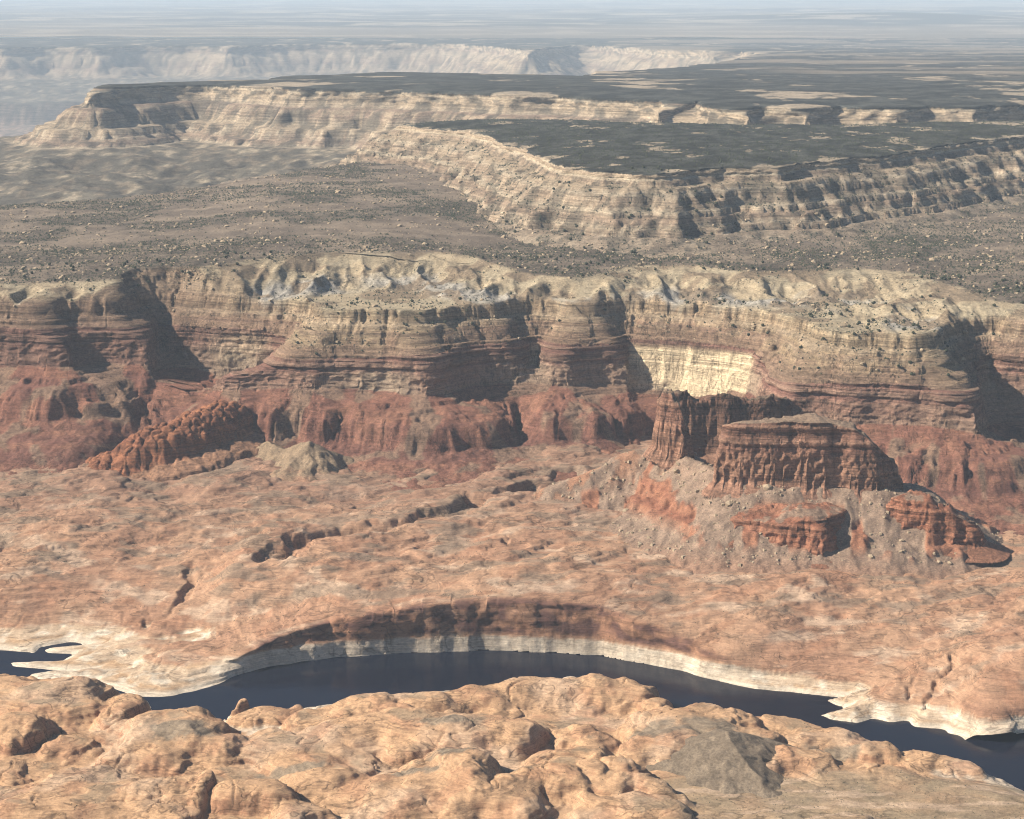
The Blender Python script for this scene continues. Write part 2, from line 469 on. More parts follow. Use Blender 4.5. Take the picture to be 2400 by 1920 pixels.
for (dx, dy, h, rx, ry, rot, p) in DOMES:
    zc = 40 + h * 0.95
    for _ in range(6):
        cx, cy = at(dx, dy, zc)
        zc = float(near_base(np.array(cx), np.array(cy))) + h * 1.12
    c_, s_ = math.cos(rad(rot)), math.sin(rad(rot))
    m = (np.abs(wx - cx) < 1.5 * (rx + ry)) & (np.abs(wy - cy) < 1.5 * (rx + ry))
    u = ((wx[m] - cx) * c_ + (wy[m] - cy) * s_) / (rx * 1.1); v = (-(wx[m] - cx) * s_ + (wy[m] - cy) * c_) / (ry * 1.38)
    u = np.where(u > 0, u * 1.6, u * 0.9)
    r = np.sqrt(u * u + v * v) * (1 + 0.20 * fbm(X[m], Y[m], 100, 2, int(dx) % 97))
    hh = np.clip(1 - r ** min(p, 2.4), 0, 1) ** 0.85
    zz = B[m] * (1 - hh) + zc * hh - np.where(r < 1, 0, (r - 1) * 60)
    Z[m] = smax(Z[m], zz, 4.5)
    top[m] = np.maximum(top[m], hh)
lumps = fbm(X, Y, 130, 2, 31, 0.5)
Z += 7.5 * lumps * (0.35 + top) * (1 - 0.8 * sandflat)
f1, f2, _ = worley(X + 26 * fbm(X, Y, 90, 2, 6), Y * 1.3 + 26 * fbm(X, Y, 90, 2, 7), 85, 3)
Z -= 5.0 * np.exp(-((f2 - f1) / 0.03) ** 2) * sstep(0.08, 0.4, fbm(X, Y, 150, 2, 8)) * (1 - sandflat)
Z += 1.6 * fbm(X, Y * 1.4, 36, 2, 12) * sstep(-0.1, 0.4, fbm(X, Y, 170, 2, 15)) * (1 - sandflat) + 0.45 * fbm(X, Y, 12, 3, 13) * (1 - sandflat)
bx, by = at(360, 1662, 60)                                                     # pitted knobs
pk = np.exp(-(((X - bx) / 80) ** 2 + ((Y - by) / 55) ** 2) * 1.2)
k1, k2, _ = worley(X, Y * 0.9, 13, 5)
Z += pk * 5 * (0.6 - k1)
zi, zo = strata_map(-60, 220, 7, 4, 0.8, 0.3)
led = np.interp(Z + 2.5 * fbm(X, Y, 120, 2, 41), zi, zo)
Z = mix(Z, led, 0.55 * sstep(-0.25, 0.3, fbm(X, Y, 210, 2, 44)) * (1 - sandflat))
w1, w2, wc = worley(X + 30 * fbm(X, Y, 80, 3, 16), Y * 1.5 + 30 * fbm(X, Y, 80, 3, 17), 60, 11)
Z += 1.2 * (wc - 0.5) * sstep(-0.05, 0.3, fbm(X, Y, 200, 2, 18)) * (1 - sandflat)
bt = 0.10 * X + 14 * fbm(X, Y, 260, 2, 46)
Z += (1.3 * bed_noise(Z + bt, 4.6, 47) + 0.8 * bed_noise(Z + 0.6 * bt, 2.4, 48)) * (1 - sandflat)
Z = np.where(B < -8, np.minimum(Z, B), Z)
# colours: rock kinds, plus a shaded tone on steep faces
t = fbm(X, Y, 180, 3, 51)
alb = cmix(NAV, NAV_PALE, sstep(0.0, 0.6, t) * 0.55)
alb = cmix(alb, NAV_RED, sstep(0.1, 0.55, fbm(X, Y, 90, 4, 57)) * 0.45)
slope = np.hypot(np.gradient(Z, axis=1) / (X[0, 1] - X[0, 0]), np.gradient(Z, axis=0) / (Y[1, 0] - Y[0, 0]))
alb = cmix(alb, NAV_RED * 0.85, sstep(0.75, 1.7, slope) * (0.35 + 0.4 * sstep(-0.2, 0.3, fbm(X, Y, 60, 3, 58))))  # varnish red on steep faces, with their shaded tone put into the albedo
alb = cmix(alb, C(0.37, 0.29, 0.195), sstep(0.22, 0.08, blur(slope, 2, 1)) * sstep(0.0, 0.25, fbm(X, Y, 120, 3, 59)) * 0.6)
alb = cmix(alb, C(0.20, 0.125, 0.08), np.exp(-((f2 - f1) / 0.018) ** 2) * sstep(-0.1, 0.25, fbm(X, Y, 150, 2, 8)) * 0.6 * (1 - sandflat))
ringz = 27 + 4 * fbm(X, Y, 60, 3, 61)
alb = cmix(alb, RING, (1 - sstep(ringz - 3, ringz + 2, Z)) * 0.75)
alb = cmix(alb, C(0.36, 0.28, 0.185), sandflat * (0.75 + 0.25 * fbm(X, Y, 60, 3, 65)))
alb = cmix(alb, NAV_PALE, sandflat * sstep(0.15, 0.4, fbm(X * 0.4, Y * 1.6, 50, 4, 66)) * 0.6)
def patch(dx, dy, z, rx, ry, rot=0, seed=0, hard=0.35):
    cx, cy = at(dx, dy, z)
    c_, s_ = math.cos(rad(rot)), math.sin(rad(rot))
    u = ((X - cx) * c_ + (Y - cy) * s_) / rx; v = (-(X - cx) * s_ + (Y - cy) * c_) / ry
    return 1 - sstep(1 - hard, 1 + hard, np.sqrt(u * u + v * v) + 0.5 * fbm(X, Y, 26, 4, seed))
grit = np.zeros_like(Z)
for p_ in [(385, 1522, 96, 66, 34, 0, 71), (1490, 1508, 96, 66, 30, 0, 72), (1075, 1620, 62, 40, 18, -30, 73), (870, 1640, 60, 50, 16, 0, 74),
           (1750, 1560, 66, 60, 18, -6, 75), (960, 1600, 72, 40, 22, 0, 76), (620, 1625, 50, 70, 18, 0, 77), (1380, 1565, 45, 40, 40, 0, 78), (940, 1560, 44, 50, 22, 0, 79)]:
    grit = np.maximum(grit, patch(*p_))
alb = cmix(alb, GREY * 1.08, grit * 0.9)
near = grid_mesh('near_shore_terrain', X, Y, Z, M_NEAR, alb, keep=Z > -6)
tag(near, 'rounded orange sandstone slickrock domes on the near lake shore', 'rock terrain', kind='structure')
near_xyz = (X, Y, Z)

# gravel cone on the flank of the right-hand dome
def spine_hill(name, spine, x0, x1, y0, y1, step, slope, mat, colour, rough=(4, 30), power=1.0, zmin=-1e9, ystep=None, shape=None, ground=None):
    """a ridge line with heights; ground falls away from it at the given slope"""
    nx = int((x1 - x0) / step) + 1; ny = int((y1 - y0) / (ystep or step)) + 1
    X, Y = np.meshgrid(np.linspace(x0, x1, nx), np.linspace(y0, y1, ny))
    X0, Y0 = X.copy(), Y.copy()
    d, q = polydist(X + 0.4 * rough[1] * fbm(X, Y, rough[1] * 2, 3, 3), Y + 0.4 * rough[1] * fbm(X, Y, rough[1] * 2, 3, 4), spine)
    Z = q[..., 2] - slope * d ** power + rough[0] * fbm(X, Y, rough[1], 4, 7)
    if shape is not None:
        X, Y, Z = shape(X, Y, Z, d, q)
    alb = colour(X0, Y0, Z, d)
    return grid_mesh(name, X, Y, Z, mat, alb, keep=(Z > zmin) if ground is None else (Z > ground(X, Y) - 5)), (X, Y, Z)
gx, gy = at(1530, 1556, 80); gx2, gy2 = at(1550, 1600, 58)
sp = np.array([[gx, gy, 96.0], [gx2 + 4, gy2 - 20, 76.0], [gx2 + 45, gy2 - 100, 45.0]])
gravel, _ = spine_hill('gravel_fan', sp, gx - 200, gx + 330, gy - 330, gy + 40, 2.0, 0.34, M_TALUS,
    lambda x, y, z, d: cmix(C(0.255, 0.20, 0.145), C(0.31, 0.245, 0.178), sstep(-0.3, 0.4, fbm(x, y, 30, 4, 3))), rough=(0.9, 26), zmin=30)
tag(gravel, 'grey gravel fan spilling off a sandstone dome onto the sandy flat', 'gravel fan', kind='structure')

# ------------------------------------------------------------------ far shore: slickrock bench with its lake cliff
# shoreline bearings (waterline), cliff height of the shore, length over which gentle shores rise
SHORE = [(-420, 1352, 6, 260), (-120, 1362, 6, 260), (0, 1370, 8, 240), (55, 1372, 8, 240), (72, 1378, 4, 240), (85, 1362, 4, 260), (150, 1352, 4, 260), (200, 1356, 4, 260),
         (150, 1361, 4, 240), (92, 1366, 4, 200), (100, 1376, 4, 200), (160, 1376, 4, 200), (130, 1392, 3, 220), (20, 1394, 2, 220), (30, 1402, 2, 220), (120, 1412, 3, 220), (210, 1418, 4, 220),
         (190, 1428, 4, 200), (200, 1440, 4, 200), (260, 1456, 5, 200), (290, 1468, 8, 200), (330, 1468, 12, 200), (365, 1465, 15, 210), (400, 1455, 18, 220), (450, 1437, 26, 230), (480, 1425, 32, 240), (520, 1413, 42, 250),
         (560, 1403, 52, 260), (600, 1397, 62, 280), (650, 1389, 70, 300), (700, 1382, 86, 320), (760, 1379, 96, 350), (850, 1373, 106, 400), (930, 1371, 112, 400), (1010, 1367, 116, 400), (1100, 1369, 116, 400),
         (1200, 1374, 114, 400), (1270, 1380, 108, 400), (1340, 1392, 98, 380), (1400, 1403, 80, 350), (1450, 1413, 50, 320), (1500, 1429, 38, 300), (1560, 1440, 28, 290), (1640, 1454, 20, 280), (1700, 1462, 14, 280),
         (1788, 1467, 9, 270), (1740, 1472, 6, 250), (1760, 1484, 6, 250), (1785, 1490, 6, 250), (1725, 1507, 3, 240), (1750, 1514, 4, 240), (1805, 1522, 6, 240), (1835, 1514, 9, 230), (1880, 1520, 12, 230), (1915, 1516, 14, 220),
         (1925, 1530, 24, 200), (1995, 1531, 28, 200), (2005, 1540, 28, 200), (2050, 1548, 26, 200), (2048, 1558, 24, 180), (2090, 1569, 28, 180), (2125, 1567, 34, 180), (2140, 1550, 40, 180), (2180, 1542, 44, 180), (2400, 1530, 46, 180)]
P = np.array([list(at(a, b, 0.0)) + [h, l] for a, b, h, l in SHORE])
Q = densify(P, 8, 5.0, 60, 3, octv=3)
poly = np.vstack([Q[:, :2], [[2600, 6500], [-2600, 6500]]])
bx0, bx1, by0, by1 = -1800, 1800, 3640, 5620
nx, ny = 960, 360
X, Y, D, n, A = rim_field(bx0, bx1, by0, by1, nx, ny, Q, poly, 3, soft=9)
ch, gl = A[..., 0], A[..., 1]
a_, c_ = 55.0, 8.0
wgt = sstep(12, 40, ch)                                       # only cliffs are gathered
X2, Y2, dr = squeeze(X, Y, -D, -n, a_, c_, 160.0)
Dn = -D                                                       # positive inland (poly inside is land: D negative)
dr = mix(Dn, dr, wgt)
Xw = mix(X, X2, wgt); Yw = mix(Y, Y2, wgt)
# bench height
rx_ = X * 0.90 + Y * 0.42; ry_ = -X * 0.42 + Y * 0.90
warpb = 40 * fbm(X, Y, 220, 2, 1)
domes = fbm(X, Y, 380, 2, 11, 0.45) * 18 + fbm(rx_ + warpb, ry_ * 1.9 + warpb, 170, 3, 13, 0.5) * 12
fineb = (0.5 - billow(X, Y * 1.3, 74, 2, 17)) * 5
hb = 112 + np.clip((Y - 4250) / 1150.0, -0.2, 1.2) * 48 + domes + fineb
right_flat = sstep(150, 500, X) * sstep(4330, 4480, Y)
hb = mix(hb, 104 + np.clip((Y - 4350) / 1100.0, -0.1, 1.2) * 52 + 0.32 * domes + 0.35 * fineb, right_flat)
low_left = sstep(-380, -640, X) * sstep(4420, 4200, Y)        # low ground once under water, left of the cliffs
hb = mix(hb, 20 + 1.1 * domes + 1.6 * fineb + 8 * fbm(X, Y * 1.3, 75, 3, 19) + np.clip(Y - 4000, 0, 400) * 0.05, low_left)
rise = 1 - np.exp(-np.maximum(dr, 0) / gl)
u = np.clip((Dn + a_) / (2 * a_), 0, 1)
cliffz = -6 + (ch + 6) * u ** 0.9
gentle = np.minimum(hb, 0) + hb * rise + 5.5 * (1 - np.exp(-np.maximum(dr, 0) / 12.0))
gentle = np.where(dr < 0, dr * 0.35, gentle)
up = ch + (np.maximum(hb, ch * 0.92) - ch) * (1 - np.exp(-np.maximum(dr - c_, 0) / (gl * 0.42)))
steepz = np.where(Dn < a_, cliffz, up + 4 * sstep(0, 30, dr - c_))
Z = mix(gentle, steepz, wgt)
# side canyons cut into the bench
def carve(line, depth, width, Z, seed=0):
    q_ = densify(np.array(line), 15, 14, 70, seed)
    d, q = polydist(X + 10 * fbm(X, Y, 50, 3, seed), Y + 10 * fbm(X, Y, 50, 3, seed + 1), q_)
    br_ = 0.75 + 0.9 * fbm(X, Y, 110, 2, seed + 3)                 # the wash widens, narrows and breaks
    w = width * q[..., 2] * np.clip(br_, 0.35, 1.9)
    return Z - depth * q[..., 2] * np.clip(br_ * 1.15, 0.15, 1.25) * (1 - sstep(w * 0.45, w * 1.5, d))
def pts(L, z): return [list(at(a, b, z)) + [k] for a, b, k in L]
Z = carve(pts([(1190, 996, .9), (1150, 1012, 1.1), (1120, 1022, .9), (1060, 1034, .5), (1015, 1048, 1.0), (960, 1062, .9), (900, 1076, .6), (850, 1086, .6), (790, 1090, 1.1), (772, 1104, 1.2), (700, 1112, 1.0), (640, 1116, 1.0), (600, 1140, .8), (560, 1150, .6)], 150), 27, 40, Z, 3)
Z = carve(pts([(300, 1240, .5), (340, 1226, 1.0), (390, 1212, 1.0), (405, 1190, .8), (398, 1168, .9)], 120), 13, 16, Z, 6)
Z = carve(pts([(600, 1140, .8), (640, 1150, .7), (590, 1160, .9)], 130), 22, 26, Z, 8)
Z = carve(pts([(1068, 1130, .8), (1068, 1145, .9)], 130), 16, 10, Z, 9)
Z = carve(pts([(1945, 1455, .8), (1985, 1425, .9), (2010, 1395, .8)], 60), 9, 8, Z, 10)
Z = carve(pts([(1915, 1438, .7), (1945, 1400, .8)], 60), 7, 7, Z, 12)
Z = carve(pts([(0, 1120, .9), (40, 1105, .6)], 150), 14, 24, Z, 14)
zi, zo = strata_map(-80, 320, 7, 14, 0.92, 0.25)
Zs = np.interp(Z + 3 * fbm(X, Y, 150, 2, 41), zi, zo)
Z = mix(Z, Zs, 0.68 * sstep(-0.3, 0.2, fbm(X, Y, 260, 2, 44)) * sstep(0, 6, Z) * (1 - 0.4 * right_flat))
w1, w2, wc = worley(rx_ + 34 * fbm(X, Y, 90, 3, 16), ry_ * 1.8 + 34 * fbm(X, Y, 90, 3, 17), 75, 11)
Z += 2.5 * (wc - 0.5) * sstep(-0.1, 0.3, fbm(X, Y, 260, 2, 18)) * sstep(8, 30, Z) * (1 - 0.5 * right_flat)
bt = 0.06 * X + 16 * fbm(X, Y, 300, 2, 46)
Z += sstep(2, 10, Z) * (0.9 * bed_noise(Z + bt, 4.0, 47) + 0.6 * bed_noise(Z + 0.5 * bt, 2.2, 48))
cr1, cr2, _ = worley(X + 18 * fbm(X, Y, 60, 2, 21), Y * 1.4 + 18 * fbm(X, Y, 60, 2, 22), 70, 9)
Z -= 3.0 * np.exp(-((cr2 - cr1) / 0.04) ** 2) * sstep(0.0, 0.3, fbm(X, Y, 200, 2, 25)) * sstep(4, 20, Z) * (1 - wgt * (Dn < 80))
Z += sstep(0, 8, Z) * 0.5 * fbm(X, Y, 18, 3, 28)
joint = np.exp(-((cr2 - cr1) / 0.03) ** 2) * sstep(-0.15, 0.25, fbm(X, Y, 200, 2, 25)) * sstep(45, 70, Z)
# relief of the lake cliff: alcoves, spalls, buttresses
face = wgt * (1 - sstep(a_, a_ + 25, np.abs(Dn)))
hz = Z / np.maximum(ch, 20)
alc = fbm(X, Y, 120, 3, 33)
off = face * (6.0 * alc * sstep(0.35, 0.8, hz) + 2.4 * bed_noise(Z + 3 * alc, 5.0, 6) * sstep(30, 42, Z) + 3.0 * gn3(X / 40, Y / 40, Z / 22, 3) * (0.35 + 0.65 * sstep(30, 45, Z)) + 1.2 * gn3(X / 14, Y / 14, Z / 10, 5)
              - 7.0 * sstep(0.35, 0.7, hz) * sstep(0.05, 0.4, fbm(X, Y, 170, 2, 36)))
Xw = Xw + n[..., 0] * off; Yw = Yw + n[..., 1] * off
# colours
t = fbm(X, Y, 240, 3, 51)
alb = cmix(C(0.56, 0.345, 0.22), C(0.50, 0.29, 0.185), sstep(-0.3, 0.4, t))
alb = cmix(alb, NAV_PALE * 0.98, sstep(0.12, 0.55, fbm(X * 0.8, Y * 1.5, 130, 4, 53)) * 0.75)
alb = cmix(alb, NAV_RED * 0.92, sstep(0.15, 0.5, fbm(X, Y * 1.6, 80, 4, 57)) * 0.5)
alb = cmix(alb, C(0.34, 0.21, 0.15), sstep(4560, 5200, Y) * 0.62)
dust = sstep(0.12, 0.42, fbm(X * 0.7, Y * 1.9, 120, 4, 59)) * sstep(60, 90, Z)
alb = cmix(alb, C(0.33, 0.245, 0.175), dust * 0.75)
alb = cmix(alb, C(0.22, 0.15, 0.10), joint * 0.7)
led = sstep(0.25, 0.7, bed_noise(Z + bt, 4.0, 47)) * sstep(-0.05, 0.25, fbm(X, Y * 1.5, 90, 3, 49)) * sstep(45, 60, Z)
alb = cmix(alb, C(0.30, 0.175, 0.115), led * 0.3)
varn = face * sstep(38, 46, Z) * sstep(-0.15, 0.35, gn3(X / 60, Y / 60, Z / 26, 7) + 0.5 * gn3(X / 20, Y / 20, Z / 40, 8) + 0.1)
redf = face * sstep(36, 46, Z)
alb = cmix(alb, C(0.40, 0.205, 0.125), redf * 0.7)
alb = cmix(alb, C(0.17, 0.09, 0.075), varn * 0.9)
ringz = 34 + 2.0 * fbm(X, Y, 60, 2, 61) - 14 * (1 - wgt)
ringm = 1 - sstep(ringz - 2.5, ringz + 2.5, Z)
pal = cmix(RING, C(0.60, 0.40, 0.24), np.clip(sstep(-0.8, 0.0, fbm(X, Y * 1.4, 60, 4, 63)) + 0.5 * bed_noise(Z, 4, 9), 0, 1) * (1 - 0.75 * face) * sstep(3, 9, Z))
alb = cmix(alb, pal, ringm)
bench = grid_mesh('far_shore_terrain', Xw, Yw, Z, M_BENCH, alb, keep=Z > -5.5)
tag(bench, 'orange slickrock bench above the cliff on the far lake shore', 'rock terrain', kind='structure')
bench_xyz = (Xw, Yw, Z)
_bz = Z.copy()
def bench_z(x, y):
    """bench height under a point (inland of the lake cliff)"""
    fx = np.clip((x - bx0) / (bx1 - bx0) * (_bz.shape[1] - 1), 0, _bz.shape[1] - 1.001); fy = np.clip((y - by0) / (by1 - by0) * (_bz.shape[0] - 1), 0, _bz.shape[0] - 1.001)
    i = fx.astype(int); j = fy.astype(int); u = fx - i; v = fy - j
    return (_bz[j, i] * (1 - u) + _bz[j, i + 1] * u) * (1 - v) + (_bz[j + 1, i] * (1 - u) + _bz[j + 1, i + 1] * u) * v
# low sandstone islet in the left arm
ix, iy = at(150, 1420, 3)
isl, _ = spine_hill('sandstone_islet', np.array([[ix - 60, iy - 2, 7.0], [ix + 55, iy + 6, 11.0]]), ix - 130, ix + 130, iy - 70, iy + 70, 3.0, 0.24, M_BENCH,
    lambda x, y, z, d: cmix(RING, C(0.58, 0.43, 0.30), sstep(4, 10, z + 3 * fbm(x, y, 30, 3, 1))), rough=(1.6, 30), zmin=-3, ystep=4.0)
tag(isl, 'low pale sandstone islet in the left arm of the lake', 'islet')

# ------------------------------------------------------------------ bedded cliff wall above the bench
# bearing x, rim y, foot y, distance, steepness of the slope above the rim, pallor of the wall
CL = [(-700, 690, 770, 5840, 1, 0), (0, 690, 768, 5800, 1, 0), (60, 693, 770, 5765, 1, 0), (140, 697, 770, 5735, 1, 0), (152, 690, 768, 5835, 1, 0), (230, 690, 766, 5850, 1, .1), (300, 690, 765, 5815, 1, .1),
      (320, 684, 764, 5870, 1, .2), (328, 680, 775, 5940, 1, .6), (338, 680, 790, 6010, 1, .7), (350, 684, 790, 5985, 1, .75), (385, 687, 790, 5960, 1, .6), (470, 691, 790, 5915, 1, .75), (545, 693, 792, 5880, 1, .75),
      (590, 712, 802, 5850, 1, .5), (545, 755, 816, 5770, 1, .2), (468, 778, 820, 5700, 1, 0), (480, 776, 820, 5665, 1, 0), (520, 770, 818, 5655, 1, 0), (580, 768, 815, 5665, 1, .1), (640, 762, 813, 5650, 1, .2), (720, 757, 815, 5640, 1, .4),
      (800, 754, 820, 5640, 1, .6), (850, 750, 824, 5622, 1, .6), (900, 744, 829, 5608, 1, .1), (930, 742, 830, 5622, 1, 0), (948, 737, 815, 5680, 1, 0), (990, 730, 812, 5722, 1, .1), (1050, 726, 804, 5745, 1, .4), (1105, 727, 802, 5760, 1, .6),
      (1118, 712, 830, 5840, 1, .8), (1126, 712, 830, 5840, 1, .8), (1138, 727, 806, 5775, 1, .4), (1165, 729, 806, 5745, 1, .35), (1205, 730, 808, 5745, 1, .35), (1218, 729, 810, 5770, 1, .2), (1260, 727, 808, 5775, 1, .4), (1318, 724, 806, 5785, 1, .3),
      (1328, 716, 822, 5840, 1, .8), (1340, 716, 830, 5835, 1, 1), (1385, 717, 830, 5810, 1, 1), (1450, 720, 832, 5770, 1, 1), (1530, 729, 832, 5700, 1, 1), (1576, 738, 815, 5640, 1, .9), (1594, 765, 822, 5560, .9, .4), (1612, 790, 850, 5450, .9, .2), (1634, 806, 885, 5330, .9, 0), (1655, 812, 890, 5290, 1, 0),
      (1750, 809, 890, 5265, 1, 0), (1850, 807, 890, 5225, 1, .1), (1950, 809, 893, 5190, 1, .25), (2010, 816, 900, 5165, 1, .3), (2052, 838, 910, 5150, 1, .25), (2066, 834, 900, 5225, .9, 0), (2070, 822, 890, 5310, .9, 0), (2066, 790, 880, 5400, .9, .2), (2070, 750, 864, 5470, 1, .6), (2085, 746, 860, 5500, 1, .8), (2105, 746, 862, 5470, 1, .3), (2160, 746, 865, 5440, 1, .2), (2800, 748, 868, 5380, 1, .2)]
# how far the red apron reaches out below each stretch of the wall: long under the noses, short in alcoves and slots
REACH = [(-420, 1.1), (140, 1.2), (230, .9), (300, 1.15), (320, .6), (328, .35), (350, .4), (385, .55), (545, .6), (591, .5)]
REACH2 = [(460, 1.0), (520, .9), (640, .8), (720, .9), (800, 1.1), (850, 1.5), (930, 1.55), (948, .8), (990, .5), (1105, .5), (1118, .3), (1126, .3), (1138, .9), (1165, 1.45), (1205, 1.4), (1218, .9), (1290, 1.1), (1318, .9), (1328, .35), (1345, .4), (1385, .6), (1576, .6), (1655, .6), (1750, .9), (1950, 1.1), (2052, 1.35), (2075, .6), (2500, .7)]
P = []
for k, (a, b, c, yy, us, pl) in enumerate(CL):
    xx, zt = zat(a, b, yy); _, zb = zat(a, c, yy)
    R_ = REACH if k < 16 else REACH2
    P.append([xx, yy, zt, zb, us, pl, float(np.interp(a, *zip(*R_)))])
Q = densify(P, 9, 13, 110, 5, octv=4)
arc = np.concatenate([[0], np.cumsum(np.hypot(np.diff(Q[:, 0]), np.diff(Q[:, 1])))])
Q = np.hstack([Q, arc[:, None]])
cliff_poly = np.vstack([Q[:, :2], [[3200, 9000], [-3200, 9000]]])
cliff_Q = Q
# plateau behind: shale badlands under a rubble plain
CREST = [(-500, 600, 566), (-200, 600, 566), (100, 600, 566), (230, 598, 570), (300, 588, 590), (380, 570, 602), (480, 556, 606), (560, 546, 610), (640, 536, 613), (720, 531, 614), (800, 531, 612), (900, 529, 604), (990, 543, 592), (1080, 574, 576), (1180, 590, 570), (1250, 582, 572),
         (1330, 560, 576), (1440, 560, 576), (1560, 574, 572), (1700, 572, 572), (1800, 566, 573), (1920, 580, 570), (2010, 606, 564), (2100, 640, 556), (2250, 655, 552), (2500, 665, 550)]
CQ = densify([list(at(a, b, z)) + [z] for a, b, z in CREST], 20, 16, 150, 9)
_o = np.argsort(CQ[:, 0]); CQX = CQ[_o, 0]; CQZ = np.convolve(np.pad(CQ[_o, 2], 12, mode='edge'), np.ones(25) / 25, 'valid')
CPOLY = np.vstack([CQ[:, :2], [[4200, 30000], [-4200, 30000]]])
def plateau(X, Y, D, q):
    """D: distance from the badland crest, positive towards the canyon"""
    spur = ridged(X + 20 * fbm(X, Y, 110, 2, 3), Y * 0.32, 150, 2, 71, 0.4)
    Dm = D - 60 * (spur - 0.62) * sstep(0, 100, D)
    run = np.clip(Dm / np.interp(X, [-700, 300, 1200], [360.0, 400.0, 600.0]), 0, 1)
    low = 525 + 2 * fbm(X, Y, 120, 3, 73)
    prof = np.interp(run, [0, 0.05, 0.35, 0.7, 1.0], [0, 0.12, 0.55, 0.86, 1.0])
    gull = ridged(X + 8 * fbm(X, Y, 40, 2, 5), Y * 0.2, 40, 2, 77, 0.45)
    zb = q + (low - q) * prof + ((gull - 0.6) * 10 + (spur - 0.6) * 36) * np.sin(np.pi * np.clip(run, 0, 1)) ** 0.8
    back = np.maximum(-D, 0)
    zt = q + 62 * (1 - np.exp(-back / 560.0)) + 5 * fbm(X, Y, 220, 3, 81) * sstep(20, 120, back) + 3.0 * fbm(X, Y, 60, 3, 83) * sstep(0, 60, back)
    z = np.where(D > 0, zb, zt)
    return z, run, spur, gull
def crest_field(X, Y, f=5):
    sub = (slice(None, None, f), slice(None, None, f))
    d, q = polydist(X[sub], Y[sub], CQ)
    ins = inside(X[sub], Y[sub], CPOLY)
    D = upsample(np.where(ins, -d, d), X.shape[1], X.shape[0])
    # crest height varies smoothly along the crest
    z = np.interp(X, CQX, CQZ)
    return D, z
def plateau_colour(X, Y, D, run, gull, spur):
    y_ = cmix(SHALE_Y, C(0.50, 0.42, 0.29), sstep(-0.2, 0.4, fbm(X, Y, 120, 3, 85)))
    c = cmix(y_, SHALE_B, sstep(0.40, 0.62, run + 0.10 * fbm(X, Y, 70, 3, 86)) * sstep(0.98, 0.75, run) * sstep(-0.35, 0.1, fbm(X, Y, 300, 2, 87)) * 0.9)
    rub = sstep(0.08, 0.26, fbm(X, Y, 190, 3, 88))
    c = cmix(c, C(0.31, 0.235, 0.16), rub * 0.85)
    plain = cmix(C(0.215, 0.172, 0.134), C(0.30, 0.24, 0.182), sstep(-0.3, 0.4, fbm(X * 0.6, Y, 160, 4, 89)))
    scrub = sstep(-0.05, 0.3, fbm(X * 0.7, Y, 300, 3, 201)) * (0.4 + 0.6 * sstep(-0.1, 0.3, fbm(X, Y, 30, 4, 202, 0.7)))
    plain = cmix(plain, C(0.11, 0.095, 0.075), scrub * 0.85)
    return cmix(c, plain, sstep(12, -25, D + 14 * fbm(X, Y, 40, 3, 90)))
nx, ny = 940, 420
X, Y, D, n, A = rim_field(-2150, 2150, 4660, 6640, nx, ny, Q, cliff_poly, 3, soft=3, nsoft=1)
zt, zb, us, pl, rch, S_ = [A[..., i] for i in range(6)]
a_, c_ = 95.0, 13.0
X2, Y2, dr = squeeze(X, Y, D, n, a_, c_, 210.0)
u = np.clip((D + a_) / (2 * a_), 0, 1)
Dc, qz = crest_field(X2, Y2)
pz, run, spur, gull = plateau(X2, Y2, Dc, qz)
r_in = np.maximum(-dr - c_, 0); r_out = np.maximum(dr - c_, 0)
rib = ridged(X2, Y2, 95, 3, 91) - 0.6
upz = zt + us * (0.98 * r_in + 16 * rib * sstep(0, 60, r_in) + 16 * (ridged(X2 + 14 * fbm(X2, Y2, 50, 2, 8), Y2 * 0.7, 52, 3, 94) - 0.6) * sstep(0, 40, r_in)) + 4 * fbm(X2, Y2, 30, 4, 92)
zi, zo = strata_map(300, 512, 14, 21, 0.92, 0.26)
kz = zi < 500; zi = np.append(zi[kz], [505, 508, 700]); zo = np.append(zo[kz], [502, 522, 714])
upz = mix(upz, np.interp(upz, zi, zo), 0.95)
upz = -smax(-upz, -pz, 4.0)
# red skirt: bulging slickrock below the wall, talus in places
fl = 1 - 2.2 * np.abs(gn(S_ / 70, r_out / 220 + 3, 95)) + 0.6 * (1 - 2.2 * np.abs(gn(S_ / 26, r_out / 120, 96))) + 0.3 * (1 - 2.2 * np.abs(gn(S_ / 11, r_out / 60, 97)))
lob = fbm(X2, Y2, 150, 3, 97)
re = np.maximum(r_out - (22 * fl + 34 * lob) * sstep(30, 90, r_out) * sstep(360, 200, r_out), 0)
skz = zb - np.interp(re / np.maximum(rch, 0.25), [0, 26, 30, 62, 96, 122, 140, 158, 168, 240, 330, 600], [0, 12, 18, 30, 42, 58, 82, 112, 118, 138, 158, 300])
skz += 4.5 * fbm(X2, Y2, 40, 4, 98, 0.6) * sstep(10, 40, r_out)
zi2, zo2 = strata_map(80, 420, 10, 25, 0.88, 0.3)
skz = mix(skz, np.interp(skz + 3 * lob, zi2, zo2), 0.7 * (1 - sstep(150, 260, r_out)))
face = (np.abs(D) < a_)
Zc = zt + (zb - zt) * u
Z = np.where(D <= -a_, upz, np.where(D >= a_, skz, Zc))
Z = Z - 8 * sstep(6596, 6640, Y2)                       # dips under the rubble plain behind
steep = 1 - sstep(a_, a_ + 40, np.abs(D))
